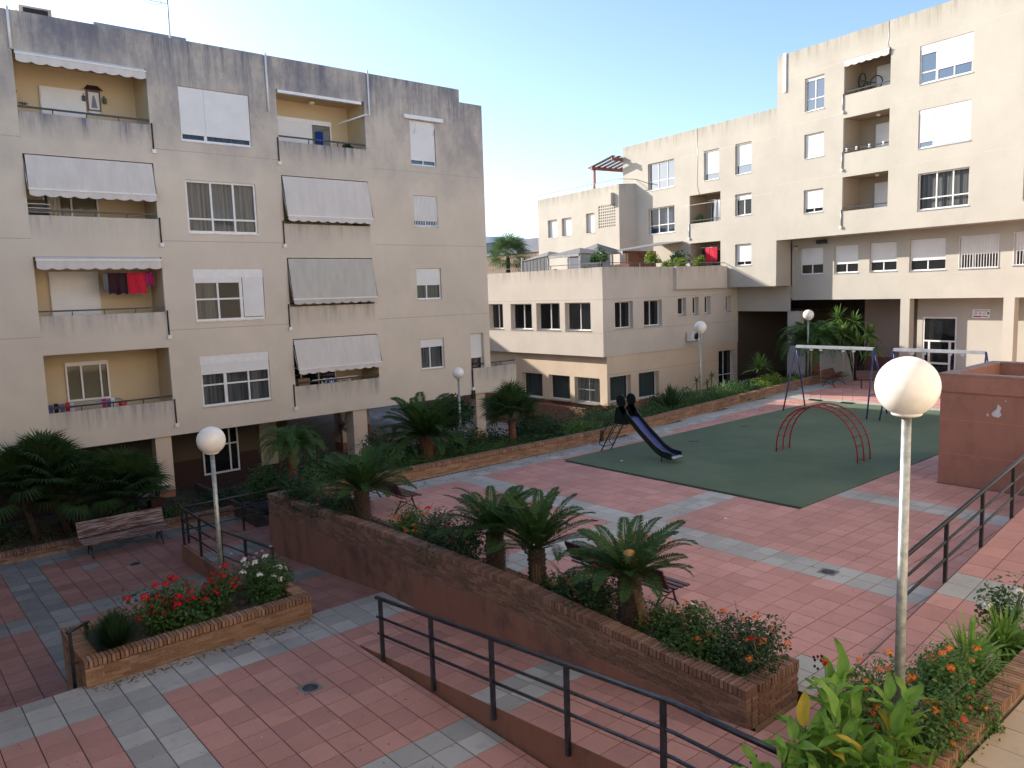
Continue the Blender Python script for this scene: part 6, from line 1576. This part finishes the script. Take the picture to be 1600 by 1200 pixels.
# potted trees on the terrace
pts = [((30.55, 28.4), 1.25, .42, 'lf_mid', 'dark green potted tree at the terrace corner'), ((34.7, 28.2), 1.15, .42, 'lf_lime', 'pale green potted tree under the terrace awning'),
       ((36.2, 28.2), .75, .34, 'lf_lime', 'low pale potted shrub left of the dark terrace bush'), ((37.2, 28.2), .85, .36, 'lf_lime', 'low pale potted shrub before the dark terrace bush'),
       ((39.0, 28.2), .95, .32, 'lf_lime', 'thin pale potted tree before the red sheets'), ((37.9, 28.9), 1.3, .5, 'lf_dark', 'dark potted bush behind the pale shrubs on the terrace'),
       ((30.9, 29.6), .5, .22, 'lf_lime', 'small lime potted plant left of the terrace corner tree'), ((30.9, 32.0), .45, .2, 'lf_lime', 'small lime potted plant in front of the gazebo')]
for i, ((x, y), h, r_, mt, lb_) in enumerate(pts):
    t = leafy_tree(lb_, (x, y, 6.95), h*1.25+.25, r_*1.5, h*.62, 620, .13, mt, .018, 'potted plant', 'potted_tree', 6, 30+i, .6, 3, .5)
    b = MB(); b.lathe((0, 0, -.35), [(0, 0), (.15, 0), (.2, .33), (.17, .33), (.16, .29), (0, .29)], 12); b.build('pot', M['terrac'], t, (0, 0, 0))
rosette('green spiky plant on the rail of the balcony over the terrace', FRb(lbal[0][0]+.5, .45, lbal[0][2]-.35), 60, .75, 'lf_light', .025, (.2, 1.5), trunk=.35, seed=22)
rosette('grey green trailing plant in front of the spiky balcony plant', FRb(lbal[0][0]+.35, .25, lbal[0][2]-.1), 50, .45, 'lf_grass', .02, (-.2, 1.4), seed=23)
shrub('green shrub spilling over the end of the ramp landing', (9.05, 19.2, .7), .7, .8, .75, 1500, .09, 'lf_mid', seed=4, stems=3)
shrub('dark potted plant on the top balcony in the middle of the left block', FL(15.2, .35, 11.9), .38, .22, .4, 260, .11, 'lf_dark', stems=3, cat='potted plant', name='potted_plant', seed=5)

# shrubs along the garden wall and in the beds -----------------------
def bed(x, dy, z=None): y = w2y(x)+dy; return (x, y, zg(x, y) if z is None else z)
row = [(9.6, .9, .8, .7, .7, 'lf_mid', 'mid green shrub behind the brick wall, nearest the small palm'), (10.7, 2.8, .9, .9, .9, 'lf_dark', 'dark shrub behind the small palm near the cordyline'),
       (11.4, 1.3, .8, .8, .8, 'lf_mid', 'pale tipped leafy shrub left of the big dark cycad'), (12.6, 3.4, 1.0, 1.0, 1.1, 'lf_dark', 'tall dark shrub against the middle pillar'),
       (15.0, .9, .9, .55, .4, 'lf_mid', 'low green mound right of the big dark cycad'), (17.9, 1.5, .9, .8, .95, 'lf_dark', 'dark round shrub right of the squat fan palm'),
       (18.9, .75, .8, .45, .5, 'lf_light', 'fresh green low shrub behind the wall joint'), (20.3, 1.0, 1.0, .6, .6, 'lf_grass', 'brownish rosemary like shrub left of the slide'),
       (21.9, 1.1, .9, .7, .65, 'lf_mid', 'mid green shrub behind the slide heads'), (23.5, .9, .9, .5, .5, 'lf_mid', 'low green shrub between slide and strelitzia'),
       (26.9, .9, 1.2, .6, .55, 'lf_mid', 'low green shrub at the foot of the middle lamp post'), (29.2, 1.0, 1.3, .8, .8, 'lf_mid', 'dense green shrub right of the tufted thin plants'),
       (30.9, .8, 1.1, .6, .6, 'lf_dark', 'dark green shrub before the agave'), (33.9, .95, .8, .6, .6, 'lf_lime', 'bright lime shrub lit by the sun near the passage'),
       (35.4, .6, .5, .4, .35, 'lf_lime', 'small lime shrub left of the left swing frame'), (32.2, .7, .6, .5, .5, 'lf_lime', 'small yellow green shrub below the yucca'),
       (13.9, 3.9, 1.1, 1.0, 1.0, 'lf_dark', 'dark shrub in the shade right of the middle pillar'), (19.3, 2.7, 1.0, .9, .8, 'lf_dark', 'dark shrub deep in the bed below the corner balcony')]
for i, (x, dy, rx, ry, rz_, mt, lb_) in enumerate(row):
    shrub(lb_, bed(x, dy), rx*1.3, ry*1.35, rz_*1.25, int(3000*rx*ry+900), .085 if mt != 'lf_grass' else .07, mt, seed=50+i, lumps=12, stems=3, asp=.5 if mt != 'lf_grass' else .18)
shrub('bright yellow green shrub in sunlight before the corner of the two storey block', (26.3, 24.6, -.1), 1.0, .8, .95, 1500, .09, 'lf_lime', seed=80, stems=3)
shrub('white flowering shrub beside the bright yellow green one', (27.5, 24.9, .2), .7, .5, .8, 700, .08, 'lf_mid', [('white', 14, 1.2)], seed=81, stems=3)
shrub('leafy green shrub left of the bright yellow green one', (24.6, 24.0, .1), .9, .7, .9, 1200, .1, 'lf_mid', seed=82, stems=3)
# low planting under the left block
for i, (x, y, rx, rz_, mt, lb_) in enumerate(((8.6, 24.3, .9, .5, 'lf_dark', 'low dark plants before the glazed entrance door'), (10.2, 24.6, 1.0, .6, 'lf_dark', 'dark ground shrub right of the glazed entrance'), (7.0, 24.0, .4, .35, 'lf_mid', 'small green tuft at the foot of the first pillar'),
        (2.2, 24.6, 1.2, .8, 'lf_dark', 'very dark shrub at the left edge behind the brick edging'), (11.6, 24.2, .9, .7, 'lf_mid', 'green shrub below the service door'))):
    shrub(lb_, (x, y, .14), rx, rx*.7, rz_, int(1200*rx), .1, mt, seed=90+i, lumps=9, stems=3)
def cover(x0, x1, y0, y1, zf, n, ls, mat, name='ground_cover', seed=0, h=.12):
    rnd = np.random.RandomState(seed); P = np.stack([rnd.uniform(x0, x1, n), rnd.uniform(0, 1, n), np.zeros(n)], 1)
    for p in P:
        ya, yb = (y0(p[0]), y1(p[0])) if callable(y0) else (y0, y1)
        p[1] = ya+(yb-ya)*p[1]; p[2] = zf(p[0], p[1])+rnd.uniform(0, h)*(.4+.6*math.sin(p[0]*2.1+p[1]*1.3)**2)
    V, F = leaf_quads(P, rnd.normal(size=P.shape)*.5+np.array([0, 0, .7]), ls*rnd.uniform(.5, 1.3, n), .5, None, rnd)
    o = link(name, mesh_np(name, V, F, M[mat])); tag(o, kind='stuff'); return o
back = [(9.3, 4.2, 1.0, 1.2), (10.9, 5.0, 1.1, 1.1), (13.4, 2.3, .9, 1.0), (15.6, 3.2, 1.1, 1.2), (16.0, 1.9, .8, .9), (18.4, 3.0, 1.1, 1.1), (21.2, 2.4, 1.2, 1.1), (22.9, 2.6, 1.1, 1.0), (25.9, 2.2, 1.2, 1.0), (28.3, 2.4, 1.2, 1.0), (31.5, 2.2, 1.2, 1.1), (35.0, 2.2, 1.0, .9)]
nm_ = ['dark shrub right behind the small ringed palm', 'dark shrub under the cordyline', 'shrub half hidden by the big dark cycad fronds', 'tall dark shrub between cycad and far pillar', 'green shrub touching the squat fan palm', 'dark shrub below the corner balcony end', 'shrub behind the rosemary like bush', 'shrub behind the slide ladder', 'shrub behind the blue green strelitzia', 'shrub behind the tufted thin plants', 'shrub before the glazed side door', 'shrub in front of the dark passage']
for i, (x, dy, rx, rz_) in enumerate(back): shrub(nm_[i], bed(x, dy), rx, rx*.9, rz_, int(2400*rx), .10, 'lf_dark' if i % 3 else 'lf_mid', seed=300+i, lumps=12, stems=3)
cover(8.7, 38, lambda x: w2y(x)+.22, lambda x: w2y(x)+3.2, zg, 42000, .075, 'lf_mid', seed=1, h=.45)
cover(8.7, 38, lambda x: w2y(x)+1.6, lambda x: w2y(x)+7.5, zg, 34000, .10, 'lf_dark', seed=2, h=.6)
cover(-3, 8.4, 23.5, 26.3, lambda x, y: .14, 7000, .07, 'lf_grass', seed=3, h=.2)
cover(2.45, 5.7, 12.82, 14.05, lambda x, y: 1.15, 1600, .04, 'lf_dark', seed=4, h=.05)
cover(7.7, 8.5, 4.9, 17.7, lambda x, y: 1.64, 4500, .045, 'lf_dark', seed=5, h=.08)
cover(5.35, 13, 2.62, 2.9, lambda x, y: 2.1, 1800, .05, 'lf_dark', seed=6, h=.1)

# rose planter: lavender, red roses, white flowers
rosette('dark green lavender tuft at the near end of the rose planter', (2.75, 13.0, 1.15), 1500, .6, 'lf_dark', .006, (.5, 1.5), seed=31, bend=.15, name='lavender', cat='lavender')
for i, (x, y, rx, rz_, k) in enumerate(((3.3, 13.2, .46, .5, 12), (3.95, 13.3, .5, .55, 11), (4.5, 13.3, .42, .48, 6))):
    shrub(['left red rose bush beside the lavender tuft', 'middle red rose bush in the low planter', 'right red rose bush before the lamp post'][i], (x, y, 1.12), rx*1.3, rx*1.15, rz_*1.45, 1100, .075, 'lf_mid', [('red', k+8, 1.35)], 8, .6, 6, 'rose bush', 'rose_bush', 'red rose bushes', hollow=.15, seed=101+i)
for i, (x, y, rx, rz_) in enumerate(((5.25, 13.4, .45, .52), (5.65, 13.6, .35, .42))):
    shrub(['white flowering bush right of the lamp post, larger', 'white flowering bush at the right end of the rose planter'][i], (x, y, 1.12), rx*1.3, rx*1.25, rz_*1.5, 2300, .06, 'lf_mid', [('white', 10-2*i, 1.2)], 8, .5, 4, 'flower bush', 'flowering_bush', seed=110+i)
tt = thing('tall_flower', 'thin stalks with pale pink flower heads above the white flowering bush', 'flower', (5.45, 14.0, 1.15))
for i in range(6):
    a = random.uniform(-.35, .35); h = random.uniform(.5, .72); b = MB(); b.tube([(a, .05*i-.1, 0), (a*1.15, .05*i-.1, h)], .004, 4); b.build('stem', M['stem'], tt, (0, 0, 0)); link('flower', FLW['pink'], tt, (a*1.15, .05*i-.1, h), None, (.8,)*3)
# long planter: lantana and roses
lanta = [(8.05, 5.15, .55, .45, 8, 'orange', 'lantana bush spilling over the near end of the long planter'), (8.0, 5.85, .45, .4, 5, 'orange', 'green lantana bush just left of the planter end bush'), (8.1, 6.45, .33, .3, 3, 'coral', 'small twiggy bush right of the coned cycad trunk'),
         (7.95, 7.7, .5, .45, 12, 'coral', 'lantana bush between the coned cycad and the shaggy cycad'), (8.1, 8.3, .35, .3, 4, 'orange', 'small lantana bush at the foot of the shaggy cycad'), (7.95, 10.8, .5, .5, 3, 'coral', 'dark rose bush left of the dark trunked cycad'),
         (7.95, 11.6, .4, .45, 4, 'bigred', 'rose bush with deep pink blooms in the middle of the long planter'), (7.95, 12.5, .5, .45, 14, 'orange', 'lantana bush thick with orange heads in the middle of the planter'), (7.9, 15.0, .5, .4, 4, 'coral', 'dull green bush left of the farthest planter cycad'),
         (7.9, 15.9, .5, .35, 3, 'coral', 'low bush near the far end of the long planter'), (7.9, 16.9, .55, .4, 2, 'coral', 'spreading green bush at the far end of the long planter')]
for i, (x, y, rx, rz_, k, fl, lb_) in enumerate(lanta):
    shrub(lb_, (x, y, 1.68), rx*1.4, rx*1.5, rz_*1.85, int(6500*rx), .055, 'lf_dark' if i in (0, 3, 5, 6, 8, 9, 10) else 'lf_mid', [(fl, int(k*1.8), 1.3)], 9, .6, 5, 'lantana' if fl != 'bigred' else 'rose bush', 'lantana_bush' if fl != 'bigred' else 'rose_bush', seed=130+i, hollow=.2)
tt = thing('red_spike_flower', 'pale stalk with a red bloom rising from the planter end', 'flower', (7.95, 4.85, 1.7))
b = MB(); b.tube([(0, 0, 0), (-.08, .02, .35), (-.14, .05, .62)], .006, 5); b.build('stem', M['mortar'], tt, (0, 0, 0)); link('flower', FLW['bigred'], tt, (-.14, .05, .62), None, (1.2, .8, 1.4))

# near right planter: lantana mass, agapanthus, white roses
for i, (x, y, rx, rz_, k) in enumerate(((7.25, 2.85, .62, .62, 12), (8.0, 2.75, .5, .5, 8), (6.9, 2.62, .36, .42, 6), (7.75, 2.5, .26, .32, 6), (6.75, 3.15, .38, .62, 6))):
    shrub(['big lantana bush just right of the near lamp post', 'lantana bush below the strap leaved agapanthus', 'lantana bush spilling over the brick coping near the lamp', 'low lantana branch hanging over the buff path', 'twiggy lantana behind the near lamp post'][i], (x, y, 2.15), rx*1.3, rx*1.05, rz_*1.3, int(7500*rx), .05, 'lf_lantana', [('orange', int(k*1.8), 1.3), ('coral', k//2, 1.1)], 12, .62, 6, 'lantana', 'lantana_bush', seed=160+i, hollow=.2)
for i, (x, y, n, L) in enumerate(((8.95, 2.95, 150, .8), (8.3, 2.85, 110, .62), (9.8, 2.9, 130, .75), (6.55, 2.5, 70, .55))):
    rosette(['strap leaved agapanthus clump above the lantana at right', 'agapanthus clump between big lantana and brick coping', 'agapanthus clump at the right edge below the white roses', 'narrow strap leaved clump at the foot of the near lamp'][i], (x, y, 2.18), n, L, 'lf_strap', .019, (.25, 1.4), seed=180+i, bend=.75, segs=6, name='agapanthus', cat='agapanthus')
shrub('white rose bush at the right edge of the picture', (10.4, 3.0, 2.2), .42, .4, .85, 620, .07, 'lf_mid', [('white', 3, 1.2)], 9, .6, 5, 'rose bush', 'rose_bush', seed=191, hollow=.2)

# broad leaved canna like clump in the foreground
def broad_leaf(L, W, seed, curl=.25, mat='lf_canna'):
    rnd = np.random.RandomState(seed); nx, ny = 7, 4; V = []; F = []
    for i in range(nx+1):
        f = i/nx; w_ = W*math.sin(math.pi*min(1, .06+f*.94)**.75)**.8 if f < 1 else 0
        cx = L*f; cz = L*(.25*f-curl*1.6*f*f)
        for j in range(ny+1):
            g = (j/ny-.5)*2; V.append([cx, g*w_*.5+.01*math.sin(f*5+seed), cz+abs(g)*w_*.22+.012*math.sin(f*9+g*2+seed)])
    for i in range(nx):
        for j in range(ny): a = i*(ny+1)+j; F.append([a, a+1, a+ny+2, a+ny+1])
    return mesh_np('leaf', V, F, M[mat], True)
BL = [broad_leaf(.29, .105, 1, .22), broad_leaf(.26, .09, 2, .38), broad_leaf(.21, .09, 3, .12)]
def canna(label, loc, n, h, seed, spread=.16):
    t = thing('canna_plant', label, 'canna', loc); rnd = random.Random(seed)
    ns = max(2, n//9)
    for s in range(ns):
        a = rnd.uniform(0, 6.3); q = rnd.uniform(0, spread); bx, by = q*math.cos(a), q*math.sin(a); hh = h*rnd.uniform(.75, 1.05); lx, ly = rnd.uniform(-.1, .1), rnd.uniform(-.1, .1)
        b = MB(); b.tube([(bx, by, -.1), (bx+lx, by+ly, hh)], [.009, .006], 5); b.build('stem', M['stem'], t, (0, 0, 0))
        for k in range(9):
            f = .25+.75*k/8; yaw = k*2.4+a
            link('leaf', BL[(k+s) % 3], t, (bx+lx*f, by+ly*f, hh*f), (rnd.uniform(-.35, .35), -rnd.uniform(.35, 1.15), yaw), (rnd.uniform(.75, 1.15),)*3)
    return t
cn = [(5.45, 2.95, 2.1, .75), (5.15, 3.05, 1.95, .68), (5.75, 2.85, 2.15, .85), (6.05, 2.95, 2.2, .88), (5.35, 2.6, 2.0, .7), (5.75, 2.45, 2.1, .75), (6.2, 2.6, 2.2, .78), (5.0, 2.75, 1.9, .62), (5.1, 2.45, 1.9, .6)]
for i, (x, y, z, h) in enumerate(cn):
    h *= 1.08; canna(['broad leaved canna stem group in the middle of the foreground clump', 'leftmost rear canna group over the black railing', 'canna group rising highest left of the near lamp', 'canna group touching the near lamp post', 'front canna group at the bottom centre', 'front canna group below the yellowing leaves', 'canna group at the foot of the near lamp', 'lower left canna group at the bottom edge', 'nearest canna group at the bottom edge'][i], (x, y, z), 54, h, 200+i, .24)
def stalk(label, loc, pts, kind, sc=1.):
    t = thing('canna_flower_stalk', label, 'flower stalk', loc); b = MB(); b.tube(pts, [.006]*len(pts), 5); b.build('stem', M['stem'], t, (0, 0, 0)); p = pts[-1]
    if kind == 'red':
        for k in range(7):
            a = k*.9; b = MB(); e = Vector((math.cos(a)*.035, math.sin(a)*.035, .045+.012*(k % 3))); v = Vector(p); s_ = Vector((-math.sin(a), math.cos(a), 0))*.008
            b.quad([v, v+e*.6-s_, v+e, v+e*.6+s_]); b.build('petal', M['fl_red'], t, (0, 0, 0))
    else:
        for k in range(8):
            q = Vector(p)+Vector((random.uniform(-.05, .05), random.uniform(-.05, .05), random.uniform(-.16, .03))); b = MB(); b.lathe(q, [(0, -.016), (.011, -.006), (.012, .006), (0, .016)], 7); b.build('seed_pod', M['darkcloth'], t, (0, 0, 0))
    return t
stalk('red flower on a tall stalk left of the near lamp post', (5.9, 3.0, 2.9), [(0, 0, 0), (.03, .03, .25), (.04, .05, .42)], 'red')
stalk('red flower on a short stalk over the black railing', (4.75, 3.1, 2.5), [(0, 0, 0), (-.02, .0, .18)], 'red')
stalk('dark seed pods on a branching stalk beside the near lamp post', (6.25, 3.1, 2.9), [(0, 0, 0), (-.03, .04, .2), (-.1, .1, .36)], 'pod')
stalk('dark seed pods on a bent stalk left of the canna clump', (5.2, 3.2, 2.5), [(0, 0, 0), (0, .03, .12), (.03, .06, .2)], 'pod')
for i, (x, y, z) in enumerate(((4.35, 2.85, 2.35), (4.5, 2.65, 2.3), (5.0, 2.2, 2.45))):
    t = thing('white_flower_spray', ['left white flower head at the bottom edge over the railing', 'right white flower head at the bottom edge over the railing', 'white flower head low among the front canna leaves'][i], 'flower', (x, y, z))
    b = MB(); b.tube([(0, 0, -.5), (0, 0, 0)], .005, 5); b.build('stem', M['stem'], t, (0, 0, 0))
    for k in range(5): link('flower', FLW['white'], t, (random.uniform(-.05, .05), random.uniform(-.05, .05), random.uniform(-.02, .03)), None, (.5,)*3)
# scraps on the paving
for i, (x, y, z, lb_) in enumerate(((17.05, 15.1, UP+.012, 'small white paper scrap on the green floor near the slide'), (9.9, 7.3, UP, 'small pale scrap on pink paving right of the near bench'), (14.2, 9.6, UP, 'tiny white litter on pink paving below the green floor'))):
    b = MB(); b.quad([(x-.05, y-.02, z+.012), (x+.03, y-.04, z+.02), (x+.05, y+.03, z+.012), (x-.02, y+.04, z+.03)]); tag(b.build('paper_scrap', M['whitecloth'], None, (x, y, z)), lb_, 'litter')
